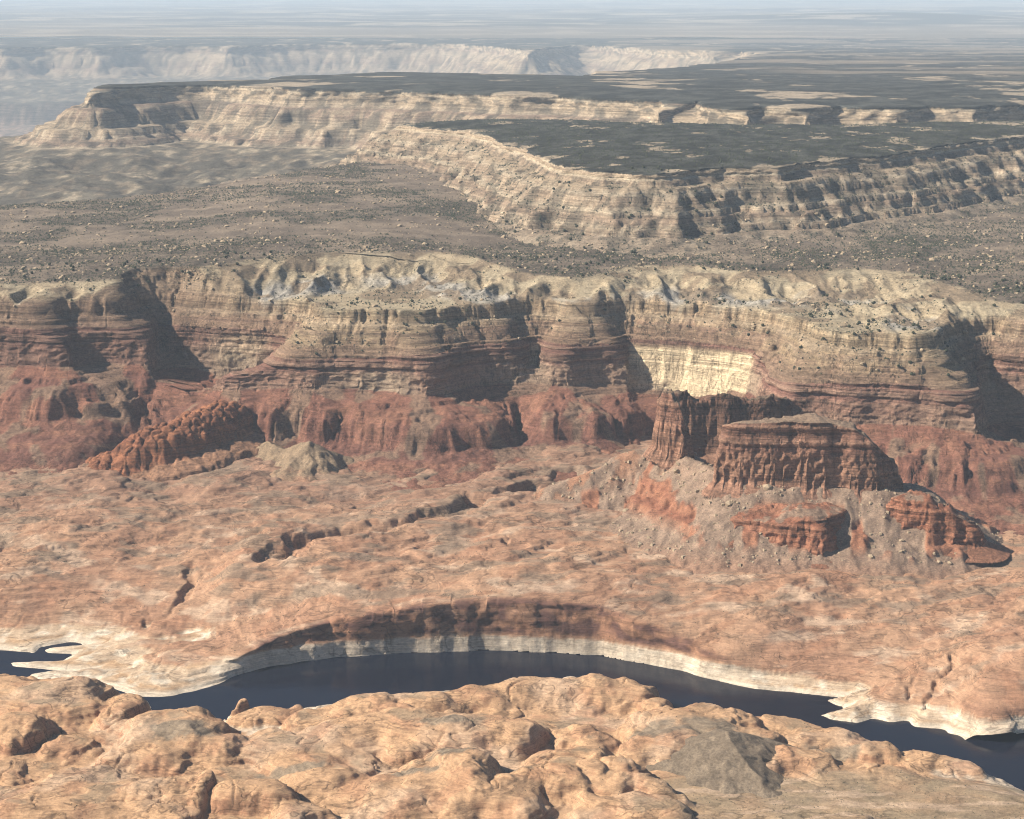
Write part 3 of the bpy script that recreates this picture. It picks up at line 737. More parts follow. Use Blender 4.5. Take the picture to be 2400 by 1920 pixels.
# the wall: beds stand proud or recede, flutes run down it
beds = bed_noise(Z + 2.0 * fbm(X, Y, 200, 2, 1), 7.0, 31) + 0.6 * bed_noise(Z, 3.2, 33)
upper = 1 - sstep(0.25, 0.6, u)
flute = ridged(X, Y, 46, 3, 35) - 0.6
off = steep * (1 - 0.65 * sstep(0.7, 1.0, pl)) * (beds * (0.9 + 4.4 * upper) + flute * 9.0 * (0.4 + 0.6 * sstep(0.1, 0.5, u)) + 5 * gn3(X2 / 60, Y2 / 60, Z / 40, 4) + 3.2 * gn3(X2 / 20, Y2 / 20, Z / 12, 6) + 1.6 * gn3(X2 / 9, Y2 / 9, Z / 6, 9))
Xf = X2 + n[..., 0] * off; Yf = Y2 + n[..., 1] * off
# colours
cl = cmix(BROWN, C(0.37, 0.235, 0.17), sstep(-0.5, 0.6, beds))
lowp = cmix(C(0.42, 0.27, 0.19), C(0.52, 0.41, 0.29), sstep(0.1, 0.6, pl))
cl = cmix(cl, lowp, sstep(0.30, 0.62, u + 0.10 * fbm(X, Y, 60, 3, 37)) * (0.45 + 0.55 * pl))
cl = cmix(cl, PALE, sstep(0.6, 0.95, pl) * sstep(0.05, 0.2, u))
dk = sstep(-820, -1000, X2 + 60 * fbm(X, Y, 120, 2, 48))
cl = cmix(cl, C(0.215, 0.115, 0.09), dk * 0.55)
upc = cmix(TAN, C(0.47, 0.365, 0.25), sstep(-0.2, 0.6, bed_noise(upz, 9.0, 39)))
upc = cmix(upc, C(0.27, 0.175, 0.125), sstep(0.1, 0.6, bed_noise(upz + 2 * fbm(X, Y, 90, 2, 4), 11.0, 45)) * (1 - sstep(30, 130, r_in)) * 0.75)
upc = cmix(upc, C(0.30, 0.19, 0.135), (1 - sstep(15, 75, r_in + 25 * fbm(X, Y, 70, 3, 40))) * 0.75)
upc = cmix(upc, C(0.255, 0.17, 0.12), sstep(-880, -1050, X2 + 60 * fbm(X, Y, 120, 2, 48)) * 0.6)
upc = upc * (1 + 0.22 * fbm(X2, Y2, 14, 3, 49))[..., None]
pcol = plateau_colour(X2, Y2, Dc, run, gull, spur)
upc = cmix(upc, pcol, sstep(9, 1, pz - upz))
skc = cmix(ENT, C(0.37, 0.185, 0.122), sstep(-0.3, 0.5, fbm(X, Y, 90, 4, 42)))
skc = cmix(skc, C(0.23, 0.11, 0.085), sstep(0.0, 0.5, bed_noise(skz + 2 * lob, 9.0, 43)) * 0.6)
tal = sstep(0.10, 0.32, fbm(X, Y, 130, 3, 44) + 0.30 * (1 - sstep(4, 40, r_out)) - 0.02)
skc = cmix(skc, C(0.33, 0.225, 0.155), tal * 0.8)
skc = cmix(skc, C(0.34, 0.25, 0.18), sstep(0.65, 0.4, rch) * sstep(20, 60, r_out) * 0.75)
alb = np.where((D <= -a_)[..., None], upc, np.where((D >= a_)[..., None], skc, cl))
# one object per headland
def bx(dx): return zat(dx, 800, 5800)[0]
pieces = np.digitize(X + 0 * Y, [bx(336), bx(600), bx(1122), bx(1330), bx(2072)])
band = np.where(D <= -a_, 0, np.where(D < a_, 1, 2))
code = pieces * 3 + band
part_names = ['ledgy_slope', 'cliff_face', 'red_skirt'] * 6
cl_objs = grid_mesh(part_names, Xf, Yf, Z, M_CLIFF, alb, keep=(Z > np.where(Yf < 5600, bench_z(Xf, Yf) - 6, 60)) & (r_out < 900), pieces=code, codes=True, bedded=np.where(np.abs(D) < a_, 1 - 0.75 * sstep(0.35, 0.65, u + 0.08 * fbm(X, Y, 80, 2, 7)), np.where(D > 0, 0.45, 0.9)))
labs = ['shadowed brown cliff headland at the left edge above red slickrock', 'pale recessed cliff wall with grey streaks in the left alcove', 'broad stepped cliff headland with a red rounded skirt, left of centre',
        'narrower fluted cliff headland over two red knobs between two slots', 'dark stepped cliff headland behind the butte with the bright cream alcove', 'receding banded cliff wall with a pale streak at the right edge']
for k, l in enumerate(labs):
    ps = [o for c, o in cl_objs if c // 3 == k]
    if not ps: continue
    m_ = pieces == k
    root = group_parts('cliff_headland', (float(X[m_].mean()), 5700.0, 200.0), ps)
    tag(root, l, 'cliff', 'cliff headlands along the bench')
cliff_xyz = (Xf, Yf, Z, dr, Dc, us)

# ------------------------------------------------------------------ rubble plain behind the badlands
nx, ny = 600, 230
X, Y = np.meshgrid(np.linspace(-2900, 2900, nx), np.linspace(6410, 9400, ny))
Dc, qz = crest_field(X, Y)
pz, run, spur, gull = plateau(X, Y, Dc, qz)
edge = np.array([list(at(a, b, 606)) for a, b in [(-700, 455), (0, 441), (120, 436), (250, 427), (400, 410), (520, 396), (640, 386), (760, 372)]])
ye = np.interp(X, edge[:, 0], edge[:, 1], right=12000)
drop = np.maximum(Y - ye - 25 * fbm(X, Y, 160, 3, 99), 0)
pz = pz - 0.55 * drop - 2.5 * sstep(6615, 6585, Y)
alb = plateau_colour(X, Y, Dc, run, gull, spur)
plain = grid_mesh('rubble_plain', X, Y, pz, M_SHALE, alb, keep=pz > 330)
tag(plain, 'tan rubble plain dotted with junipers below the mesa', 'plain', kind='structure')
plain_xyz = (X, Y, pz)

# ------------------------------------------------------------------ generic closed cliff mass (butte, fin, red buttress)
def cliff_mass(name, ring, pad, step, mat, colour, a_, c_, L, capf, footf, amp=6, lam=60, seed=3, flute=6.0, bed=2.5, bedh=7.0, ystep=None, zmin=0, flam=36):
    P = []
    for r in ring:
        xx, zt = zat(r[0], r[1], r[3]); _, zb = zat(r[0], r[2], r[3])
        P.append([xx, r[3], zt, zb])
    Q = densify(P, 6, amp, lam, seed, closed=True)
    x0, x1 = Q[:, 0].min() - pad, Q[:, 0].max() + pad; y0, y1 = Q[:, 1].min() - pad, Q[:, 1].max() + pad
    nx = int((x1 - x0) / step) + 1; ny = int((y1 - y0) / (ystep or step)) + 1
    X, Y, D, n, A = rim_field(x0, x1, y0, y1, nx, ny, Q, Q, 2)
    zt, zb = A[..., 0], A[..., 1]
    X2, Y2, dr = squeeze(X, Y, D, n, a_, c_, L)
    u = np.clip((D + a_) / (2 * a_), 0, 1)
    Z = np.where(D <= -a_, capf(X2, Y2, zt, np.maximum(-dr - c_, 0)), np.where(D >= a_, footf(X2, Y2, zb, np.maximum(dr - c_, 0)), zt + (zb - zt) * u))
    steep = 1 - sstep(a_, a_ + 20, np.abs(D))
    bn = bed_noise(Z + 2 * fbm(X, Y, 120, 2, 2), bedh, seed + 5) + 0.6 * bed_noise(Z, bedh * 0.45, seed + 6)
    off = steep * (bed * bn * (1.3 - 0.9 * sstep(0.3, 0.6, u)) + flute * (ridged(X, Y, flam, 3, seed + 7) - 0.6) * (0.5 + sstep(0.2, 0.6, u)) + 2.0 * gn3(X2 / 22, Y2 / 22, Z / 20, 4))
    Xf = X2 + n[..., 0] * off; Yf = Y2 + n[..., 1] * off
    alb = colour(X2, Y2, Z, u, D, a_, bn)
    o = grid_mesh(name, Xf, Yf, Z, mat, alb, keep=(Z > zmin) & (dr < pad * 0.8))
    return o, (Xf, Yf, Z, dr)

def butte_colour(X, Y, Z, u, D, a_, bn):
    c = cmix(C(0.33, 0.175, 0.122), C(0.43, 0.25, 0.172), sstep(-0.5, 0.7, bn))
    c = cmix(c, C(0.47, 0.262, 0.172), sstep(0.45, 0.65, u + 0.1 * fbm(X, Y, 40, 3, 5)) * 0.7)
    return cmix(c, C(0.36, 0.27, 0.19), (D < -a_) * 0.8)
BR = [(1516, 895, 1004, 4705), (1540, 893, 1006, 4690), (1600, 893, 1010, 4682), (1660, 890, 1013, 4676), (1740, 891, 1016, 4668), (1758, 894, 1018, 4680), (1800, 905, 1018, 4668), (1828, 922, 1018, 4662), (1850, 944, 1019, 4668), (1872, 962, 1020, 4676), (1893, 990, 1022, 4700),
      (1890, 985, 1022, 4740), (1850, 935, 1018, 4790), (1790, 902, 1015, 4815), (1700, 888, 1010, 4825), (1600, 890, 1008, 4820), (1530, 893, 1004, 4800), (1512, 897, 1002, 4760)]
mx_, mz_ = zat(1712, 880, 4740)
butte_root = bpy.data.objects.new('butte', None); COL.objects.link(butte_root)
bx_, bz_ = zat(1700, 1010, 4740)
butte_root.location = (bx_, 4740, 140)
tag(butte_root, 'reddish brown flat topped butte standing on a grey talus apron, right of centre', 'butte')
def adopt(o, root):
    o.parent = root
    o.matrix_parent_inverse = root.matrix_world.inverted()
bpy.context.view_layer.update()
o, _ = cliff_mass('cliff_cap', BR, 60, 2.6, M_CLIFF, butte_colour, 46, 7, 30,
    lambda x, y, zt, r: zt + 0.03 * r + 9 * np.exp(-(((x - mx_) / 34) ** 2 + ((y - 4740) / 30) ** 2)) + 2 * fbm(x, y, 25, 3, 3),
    lambda x, y, zb, r: zb - 8 - 1.0 * r, amp=6, lam=50, seed=13, flute=8.0, bed=2.2, bedh=8.0, flam=24, zmin=120)
adopt(o, butte_root)

# talus apron: spine runs along the butte foot, over the saddle and down to the left
SPN = [(1900, 1030, 4700), (1860, 1022, 4705), (1700, 1014, 4720), (1560, 1006, 4740), (1500, 985, 4790), (1455, 968, 4900), (1420, 935, 5000), (1370, 938, 5050), (1320, 955, 5040), (1260, 985, 5010), (1200, 1010, 4990), (1160, 1025, 4980)]
S = []
for a, b, yy in SPN:
    xx, zz = zat(a, b, yy); S.append([xx, yy, zz, 62.0 if a > 1520 else 8.0])
S = densify(S, 25, 6, 80, 4)
def apron_shape(X, Y, Z, d, q):
    # chutes of rubble between ribs of red rock
    d = np.maximum(d - q[..., 3], 0)
    spread = np.clip(d / 260.0, 0, 1)
    chute = fbm(X + 0.25 * d, Y * 0.35, 75, 3, 8)
    Z = q[..., 2] - 0.74 * np.minimum(d, 70) - 0.56 * np.clip(d - 70, 0, 130) - 0.36 * np.clip(d - 200, 0, 150) - 0.22 * np.maximum(d - 350, 0)
    red = sstep(0.02, 0.22, chute) * sstep(25, 60, d) * sstep(210, 150, d)
    zi, zo = strata_map(60, 420, 26, 3, 0.78, 0.4)
    Zr = np.interp(Z + 6 + 8 * fbm(X, Y, 40, 3, 9), zi, zo) + 5 * (0.5 - billow(X, Y, 30, 2, 10))
    Z = mix(Z + 4 * chute * spread + 3.5 * (ridged(X + 0.2 * d, Y * 0.4, 36, 2, 16) - 0.65) * sstep(10, 60, d) + 1.2 * fbm(X, Y, 12, 3, 11), Zr, red)
    apron_shape.red = red
    return X, Y, Z
def apron_colour(X, Y, Z, d):
    g = cmix(C(0.39, 0.28, 0.205), C(0.32, 0.228, 0.168), sstep(-0.3, 0.3, fbm(X, Y, 30, 4, 12)))
    r = cmix(C(0.42, 0.20, 0.12), C(0.35, 0.155, 0.095), sstep(-0.2, 0.5, bed_noise(Z, 9, 13)))
    c = cmix(g, r, apron_shape.red)
    left = sstep(520, 250, X) * sstep(90, 20, d)
    c = cmix(c, C(0.47, 0.24, 0.14), left * sstep(-0.15, 0.2, fbm(X, Y, 60, 3, 14)) * 0.8)
    return cmix(c, C(0.40, 0.22, 0.14), sstep(230, 330, d) * 0.6)
o, apron_xyz = spine_hill('talus_apron', S, S[:, 0].min() - 330, S[:, 0].max() + 330, 4180, 5160, 3.8, 0.7, M_TALUS, apron_colour, rough=(3, 30), ground=bench_z, ystep=4.0, shape=apron_shape)
adopt(o, butte_root)

# red buttresses at the foot of the apron
def red_colour(X, Y, Z, u, D, a_, bn):
    c = cmix(C(0.35, 0.15, 0.09), C(0.41, 0.195, 0.12), sstep(-0.5, 0.6, bn))
    c = cmix(c, C(0.36, 0.27, 0.20), sstep(0.05, 0.3, fbm(X, Y, 50, 3, 15)) * (D < -a_) * 0.8)
    return cmix(c, C(0.40, 0.20, 0.125), (D > a_) * 0.8)
R1 = [(1545, 1090, 1120, 4570), (1590, 1100, 1140, 4545), (1640, 1102, 1152, 4520), (1700, 1100, 1164, 4495), (1742, 1098, 1168, 4480), (1752, 1095, 1155, 4510), (1770, 1085, 1130, 4560), (1790, 1070, 1110, 4600), (1760, 1060, 1090, 4680), (1600, 1060, 1090, 4680), (1550, 1075, 1100, 4620)]
R2 = [(1862, 1050, 1112, 4590), (1900, 1055, 1128, 4560), (1945, 1060, 1140, 4540), (2000, 1082, 1145, 4535), (2040, 1100, 1147, 4530), (2066, 1106, 1145, 4545), (2068, 1104, 1135, 4590), (2030, 1085, 1125, 4610), (1980, 1060, 1110, 4640), (1940, 1048, 1095, 4680), (1880, 1045, 1085, 4690)]
for ring, sd in ((R1, 21), (R2, 27)):
    o, _ = cliff_mass('red_buttress', ring, 90, 2.8, M_CLIFF, red_colour, 30, 8, 30,
        lambda x, y, zt, r: zt + 0.32 * r + 4 * (0.5 - billow(x, y, 28, 2, 3)), lambda x, y, zb, r: zb - 0.38 * r - 1.5 + 1.5 * fbm(x, y, 20, 2, 4), amp=12, lam=36, seed=sd, flute=10, bed=2.0, bedh=9, zmin=100)
    adopt(o, butte_root)

# rock fin left of the butte
FN = [(1378, 860, 925, 5010), (1384, 835, 928, 4985), (1394, 824, 935, 4960), (1408, 830, 945, 4945), (1424, 850, 958, 4932), (1442, 900, 966, 4925), (1456, 912, 968, 4945), (1454, 905, 966, 4975), (1440, 870, 955, 4995), (1428, 840, 950, 5010), (1414, 820, 940, 5025), (1398, 816, 930, 5035), (1382, 830, 925, 5030)]
fin, _ = cliff_mass('rock_fin', FN, 40, 2.0, M_CLIFF, butte_colour, 16, 4, 20, lambda x, y, zt, r: zt + 0.2 * r + 7 * fbm(x, y, 16, 3, 3), lambda x, y, zb, r: zb - 10 - 1.3 * r, amp=7, lam=18, seed=17, flute=7, bed=2.6, bedh=9, flam=20, zmin=120)
tag(fin, 'jagged curved rock fin on the slope left of the butte', 'rock fin')

# shadowed rock wall running from the fin back to the headland
WL = [(1398, 816, 960, 5300), (1416, 832, 962, 5258), (1450, 820, 960, 5252), (1480, 838, 957, 5258), (1530, 828, 950, 5248), (1575, 844, 945, 5254), (1625, 836, 935, 5246), (1668, 842, 925, 5268), (1672, 836, 915, 5320),
      (1625, 838, 925, 5312), (1575, 836, 935, 5304), (1530, 830, 940, 5302), (1480, 830, 945, 5304), (1450, 824, 950, 5304), (1420, 822, 955, 5316)]
wl, _ = cliff_mass('rock_rampart', WL, 160, 3.0, M_CLIFF, lambda *a: butte_colour(*a) * 0.66, 22, 6, 40, lambda x, y, zt, r: zt + 0.3 * r + 7 * fbm(x, y, 22, 3, 3),  # butte colour darkened: the wall's shade is painted into its albedo
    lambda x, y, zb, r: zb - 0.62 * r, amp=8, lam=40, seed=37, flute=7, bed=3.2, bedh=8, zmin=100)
tag(wl, 'dark shadowed rock rampart behind the fin and the butte', 'rock rampart')

# knobby red ridge and the grey mound beside it, left of centre
KS = []
for a, b, yy in [(232, 952, 5290), (270, 925, 5300), (310, 905, 5310), (350, 893, 5330), (400, 872, 5390), (440, 858, 5450), (470, 845, 5530)]:
    xx, zz = zat(a, b, yy); KS.append([xx, yy, zz])
KS = densify(KS, 15, 5, 60, 6)
def knob_shape(X, Y, Z, d, q):
    prof = np.interp(d, [0, 30, 60, 80, 95, 105, 160, 240], [0, 6, 22, 46, 76, 86, 104, 190])
    k1, k2, cid = worley(X + 8 * fbm(X, Y, 30, 2, 1), Y + 8 * fbm(X, Y, 30, 2, 2), 30, 4)
    Z = q[..., 2] - prof + (9 * (0.55 - k1) - 8 * np.exp(-((k2 - k1) / 0.13) ** 2)) * sstep(115, 85, d) + 3 * fbm(X, Y, 24, 3, 3)
    return X, Y, Z
knob, _ = spine_hill('red_rock_ridge', KS, KS[:, 0].min() - 170, KS[:, 0].max() + 130, 5120, 5620, 2.8, 0.5, M_CLIFF,
    lambda x, y, z, d: cmix(cmix(C(0.42, 0.185, 0.10), C(0.36, 0.155, 0.09), sstep(-0.3, 0.4, fbm(x, y, 50, 3, 5))), C(0.42, 0.24, 0.15), sstep(95, 112, d)), rough=(3, 40), ground=bench_z, shape=knob_shape)
tag(knob, 'knobby dark red sandstone ridge sloping down to the left onto the bench', 'rock ridge')
MS = []
for a, b, yy in [(560, 930, 5400), (600, 945, 5330), (652, 928, 5290), (690, 945, 5300), (720, 958, 5330)]:
    xx, zz = zat(a, b, yy); MS.append([xx, yy, zz])
MS = densify(MS, 15, 4, 50, 7)
def mound_shape(X, Y, Z, d, q):
    g = ridged(X, Y, 60, 3, 5) - 0.6
    return X, Y, q[..., 2] - 0.52 * np.minimum(d, 90) - 0.34 * np.maximum(d - 90, 0) - 0.5 * np.maximum(d - 150, 0) + 10 * g * sstep(10, 60, d) + 1.0 * fbm(X, Y, 12, 3, 3)
mound, _ = spine_hill('grey_rubble_mound', MS, MS[:, 0].min() - 210, MS[:, 0].max() + 210, 5090, 5500, 3.0, 0.5, M_TALUS,
    lambda x, y, z, d: cmix(C(0.36, 0.265, 0.175), C(0.42, 0.24, 0.155), sstep(110, 190, d + 40 * fbm(x, y, 50, 3, 5))), rough=(2, 30), ground=bench_z, shape=mound_shape)
tag(mound, 'grey brown rubble mound with a sharp crest beside the red ridge', 'rubble mound')

# ------------------------------------------------------------------ near mesa
MR = [(2800, 244), (2160, 250), (1960, 254), (1800, 258), (1650, 259), (1450, 257), (1250, 251), (1050, 247), (930, 250), (870, 254), (836, 261), (900, 268), (980, 274), (1045, 292), (1060, 305), (1110, 315), (1140, 335), (1180, 352), (1260, 358), (1330, 364), (1400, 364), (1440, 358), (1520, 354), (1640, 352), (1665, 346),
      (1760, 338), (1850, 328), (1900, 322), (1980, 308), (2080, 296), (2160, 286), (2800, 258)]
P = [list(at(a, b, 838 if k < 10 else 830)) + [830.0] for k, (a, b) in enumerate(MR)]
Q = densify(P, 18, 26, 170, 8, octv=4)
poly = Q
nx, ny = 560, 340
X, Y, D, n, A = rim_field(-1450, 3300, 6250, 10000, nx, ny, Q, poly, 3)
a_, c_ = 46.0, 10.0
rib0 = fbm(X, Y, 230, 3, 101, 0.6)
X2, Y2, dr = squeeze(X, Y, D, n, a_, c_, 120.0)
ribs = ridged(X2 + 30 * fbm(X2, Y2, 120, 2, 103), Y2 * 0.7, 170, 3, 102, 0.4) - 0.62
r_out = np.maximum(dr - c_, 0); r_in = np.maximum(-dr - c_, 0)
rr = np.maximum(r_out - 80 * ribs * sstep(0, 60, r_out) * sstep(420, 220, r_out), 0)
u = np.clip((D + a_) / (2 * a_), 0, 1)
capz = 830 + 6 * fbm(X2, Y2, 400, 3, 105) + 14 * sstep(0, 260, r_in) + 3 * fbm(X2, Y2, 50, 3, 106)
prof = np.interp(rr, [0, 40, 110, 112, 175, 178, 240, 250, 420, 700, 1200], [0, 16, 52, 66, 96, 106, 132, 158, 218, 262, 300])
foot = 802 - prof + 3 * fbm(X2, Y2, 90, 3, 107)
zi, zo = strata_map(500, 860, 22, 41, 0.9, 0.3)
foot = mix(foot, np.interp(foot, zi, zo), 0.95 * sstep(300, 230, rr))
Z = np.where(D <= -a_, capz, np.where(D >= a_, foot, capz + (802 - capz) * u))
steep = 1 - sstep(a_, a_ + 20, np.abs(D))
off = steep * (3 * bed_noise(Z, 8, 51) + 16 * (ridged(X, Y, 70, 3, 52) - 0.6))
Xf = X2 + n[..., 0] * off; Yf = Y2 + n[..., 1] * off
bn = bed_noise(Z + 3 * fbm(X, Y, 300, 2, 2), 9, 53)
wall = cmix(MESA, C(0.36, 0.27, 0.195), sstep(-0.2, 0.6, bn))
wall = cmix(wall, C(0.56, 0.47, 0.345), sstep(0.2, 0.6, bed_noise(Z, 7, 54)) * 0.8)
talus = cmix(C(0.36, 0.285, 0.21), C(0.42, 0.34, 0.25), sstep(-0.2, 0.4, fbm(X, Y, 120, 3, 55)))
wall = cmix(wall, talus, sstep(235, 290, rr + 25 * fbm(X, Y, 80, 3, 56)))
veg = sstep(-0.15, 0.25, fbm(X, Y, 60, 4, 57) + 0.35 * np.clip(-ribs * 2.2, -1, 1) - 0.12)
wall = cmix(wall, FOREST * 1.5, veg * 0.55 * (r_out > 0))
bare = sstep(0.46, 0.58, fbm(X * 0.6, Y * 0.5, 150, 5, 58, 0.65) + 0.36 * (1 - sstep(0, 130, r_in)) - 0.10)
capc = cmix(FOREST * 0.75, FOREST * 2.0, sstep(-0.5, 0.7, fbm(X, Y, 120, 5, 59, 0.75)))
capc = cmix(capc, C(0.47, 0.385, 0.28), bare * 0.9)
alb = np.where((D <= -a_ * 0.6)[..., None], capc, wall)
mp_ = grid_mesh(['wooded_top', 'ledgy_slope'], Xf, Yf, Z, M_MESA, alb, keep=(Z > 520) & (rr < 900), pieces=(D > -a_ * 0.6).astype(int), codes=True)
mesa1 = group_parts('mesa', (700.0, 7600.0, 640.0), [o for _, o in mp_])
tag(mesa1, 'nearest wide mesa with dark wooded top and pale ledgy slopes, right', 'mesa', 'mesas beyond the rubble plain')
mesa1_xyz = (Xf, Yf, Z, dr, rr, veg)

# ------------------------------------------------------------------ middle mesa and far mesa: one upland with a canyon between
MR2 = [(2900, 210), (2300, 216), (2100, 220), (2040, 224), (1960, 222), (1880, 226), (1760, 222), (1700, 227), (1600, 224), (1560, 230), (1490, 223), (1470, 214), (1420, 217), (1395, 222), (1380, 211), (1300, 207), (1240, 204), (1160, 201), (1080, 199), (1000, 196), (930, 193), (850, 190), (760, 190),
       (700, 188), (620, 186), (560, 182), (500, 180), (430, 178), (350, 179), (290, 181), (230, 184), (186, 189), (178, 186), (215, 179), (330, 174), (420, 172), (560, 165), (610, 160), (800, 153), (1000, 153), (1130, 157), (1235, 159), (1245, 152), (1330, 147), (1440, 140), (1530, 128), (1590, 112),
       (1560, 107), (1500, 108), (1470, 105), (1400, 104), (1330, 100), (1250, 95), (1200, 96), (1140, 102), (1110, 104), (1050, 98), (960, 93), (880, 92), (780, 92), (690, 92), (600, 93), (540, 95), (480, 97), (400, 96), (300, 97), (200, 99), (100, 99), (0, 100), (-300, 99), (-600, 100)]
def dip(Y):
    return 845 - 545 * np.clip((Y - 12500) / 25000.0, 0, 1)          # the upland dips away from the camera
def on_dip(dx, dy):
    z = 845.0
    for _ in range(40):
        xx, yy = at(dx, dy, z)
        z = 0.5 * z + 0.5 * float(dip(yy))
    return [xx, yy, z]
P = [on_dip(a, b) for a, b in MR2]
Q = densify(P, 45, 55, 420, 12, octv=4)
poly = np.vstack([Q[:, :2], [[-20000, 60000], [20000, 60000]]])
def upland(label, x0, x1, y0, y1, nx, ny, k=1.0):
    X, Y, D, n, A = rim_field(x0, x1, y0, y1, nx, ny, Q, poly, 2)
    a_, c_ = 80.0 * k, 14.0 * k
    X2, Y2, dr = squeeze(X, Y, D, n, a_, c_, 240.0 * k)
    ribs = ridged(X2 + 60 * k * fbm(X2, Y2, 250 * k, 2, 113), Y2 * 0.8, 300 * k, 4, 112, 0.55) - 0.62
    r_out = np.maximum(dr - c_, 0) / k; r_in = np.maximum(-dr - c_, 0)
    rr = np.maximum(r_out - 130 * ribs * sstep(0, 90, r_out) * sstep(600, 300, r_out), 0)
    u = np.clip((D + a_) / (2 * a_), 0, 1)
    capz = dip(Y2) + 8 * fbm(X2, Y2, 900, 3, 115) + 10 * sstep(0, 500, r_in)
    prof = np.interp(rr, [0, 60, 130, 136, 230, 236, 330, 560, 900, 1600, 1680, 2400], [0, 26, 66, 92, 128, 150, 190, 226, 262, 345, 500, 560])
    foot = dip(Y2) - 58 * k - prof * k + 6 * k * fbm(X2, Y2, 160 * k, 3, 117) + 55 * k * (ridged(X2, Y2, 380 * k, 4, 118) - 0.6) * sstep(400, 700, rr) * sstep(1600, 1300, rr)
    zi, zo = strata_map(-1600, 900, 22 * k, 61, 0.88, 0.3)
    foot = mix(foot, np.interp(foot, zi, zo), 0.9 * np.maximum(sstep(420, 300, rr), sstep(1550, 1620, rr)))
    Z = np.where(D <= -a_, capz, np.where(D >= a_, foot, capz + (dip(Y2) - 58 * k - capz) * u))
    steep = 1 - sstep(a_, a_ + 40 * k, np.abs(D))
    off = steep * k * (5 * bed_noise(Z, 14 * k, 63) + 26 * (ridged(X, Y, 130 * k, 3, 64) - 0.6))
    Xf = X2 + n[..., 0] * off; Yf = Y2 + n[..., 1] * off
    bn = bed_noise(Z, 14 * k, 65)
    wall = cmix(MESA, C(0.34, 0.25, 0.185), sstep(-0.2, 0.6, bn))
    wall = cmix(wall, C(0.58, 0.49, 0.36), sstep(0.2, 0.7, bed_noise(Z, 9 * k, 66)) * 0.7)
    lowc = cmix(C(0.25, 0.205, 0.15), C(0.45, 0.375, 0.27), sstep(0.05, 0.3, fbm(X, Y, 260, 4, 67)))
    wall = cmix(wall, lowc, sstep(300, 420, rr) * sstep(1620, 1560, rr))
    wall = cmix(wall, C(0.45, 0.32, 0.24), sstep(1600, 1680, rr))
    veg = sstep(-0.1, 0.3, fbm(X, Y, 90, 4, 68) + 0.35 * np.clip(-ribs * 2, -1, 1) - 0.10 + 0.38 * sstep(300, 500, rr))
    wall = cmix(wall, FOREST * 1.6, veg * 0.65)
    bare = sstep(0.44, 0.58, fbm(X * 0.5, Y * 0.45, 380, 6, 69, 0.62) + 0.26 * (1 - sstep(0, 300, r_in)) - 0.06)
    field = sstep(0.0, 1.0, (X - 1900) / 900) * sstep(13500, 16000, Y) * sstep(-0.1, 0.2, fbm(X * 0.3, Y * 0.5, 900, 3, 70))
    capc = cmix(FOREST * 0.75, FOREST * 2.0, sstep(-0.5, 0.7, fbm(X, Y, 220, 5, 71, 0.75)))
    capc = cmix(capc, C(0.50, 0.41, 0.30), bare * 0.9)
    capc = cmix(capc, C(0.30, 0.25, 0.19), field * 0.8)
    alb = np.where((D <= -a_ * 0.6)[..., None], capc, wall)
    ps = grid_mesh(['wooded_top', 'ledgy_slope'], Xf, Yf, Z, M_FAR, alb, keep=(Z > -1500), pieces=(D > -a_ * 0.6).astype(int), codes=True)
    root = group_parts('mesa', (0.0, 0.5 * (y0 + y1), 500.0), [o for _, o in ps])
    return tag(root, label, 'mesa', 'mesas beyond the rubble plain')
upland('middle mesa with a blunt cliffed prow at its left end and ribbed slopes', -4900, 4900, 9250, 16560, 560, 320, 1.3)
upland('far long mesa with a pale hazy cliff line below the horizon', -14000, 14000, 16500, 43000, 460, 250, 2.2)

# ------------------------------------------------------------------ far plain to the horizon
nx, ny = 260, 220
t = np.linspace(0, 1, ny) ** 2.2
yy = 42700 + t * 147000
X = np.linspace(-0.40, 0.40, nx)[None, :] * (yy[:, None] + 3000)
Y = np.repeat(yy[:, None], nx, 1)
Z = 300 + 14 * fbm(X, Y, 2600, 4, 121) + 40 * sstep(0.1, 0.3, fbm(X * 0.5, Y, 9000, 3, 122)) - 60 * sstep(24000, 40000, Y) * 0
ridge = 190 * np.exp(-((Y - 66000) / 4600) ** 2) * sstep(19000, 13500, X) * sstep(3500, 11500, X) * 1.1
Z = Z + ridge
pc = cmix(FOREST * 1.25, C(0.42, 0.35, 0.26), sstep(0.12, 0.34, fbm(X * 0.22, Y * 0.55, 900, 5, 123)))
pc = cmix(pc, C(0.34, 0.28, 0.21), sstep(0.05, 0.4, fbm(X * 0.2, Y * 0.3, 5000, 4, 124)) * 0.6)
far = grid_mesh('far_plain', X, Y, Z, M_FAR, pc)
tag(far, 'hazy blue wooded plain reaching the horizon', 'plain', kind='structure')

# ------------------------------------------------------------------ boulders and junipers
rng = np.random.RandomState(11)
def scatter(grid, dens, n):
    X, Y, Z = grid[:3]
    c = lambda A: 0.25 * (A[:-1, :-1] + A[1:, :-1] + A[:-1, 1:] + A[1:, 1:])
    ex = np.stack([X[:-1, 1:] - X[:-1, :-1], Y[:-1, 1:] - Y[:-1, :-1]], -1); ey = np.stack([X[1:, :-1] - X[:-1, :-1], Y[1:, :-1] - Y[:-1, :-1]], -1)
    area = np.abs(ex[..., 0] * ey[..., 1] - ex[..., 1] * ey[..., 0])
    w = area * c(dens) * in_view(c(X), c(Y), c(Z), 1.03)
    w = w.ravel() / w.sum()
    k = rng.choice(len(w), n, p=w)
    j, i = np.divmod(k, X.shape[1] - 1)
    u, v = rng.rand(n), rng.rand(n)
    b = lambda A: (A[j, i] * (1 - u) + A[j, i + 1] * u) * (1 - v) + (A[j + 1, i] * (1 - u) + A[j + 1, i + 1] * u) * v
    return np.stack([b(X), b(Y), b(Z)], -1)
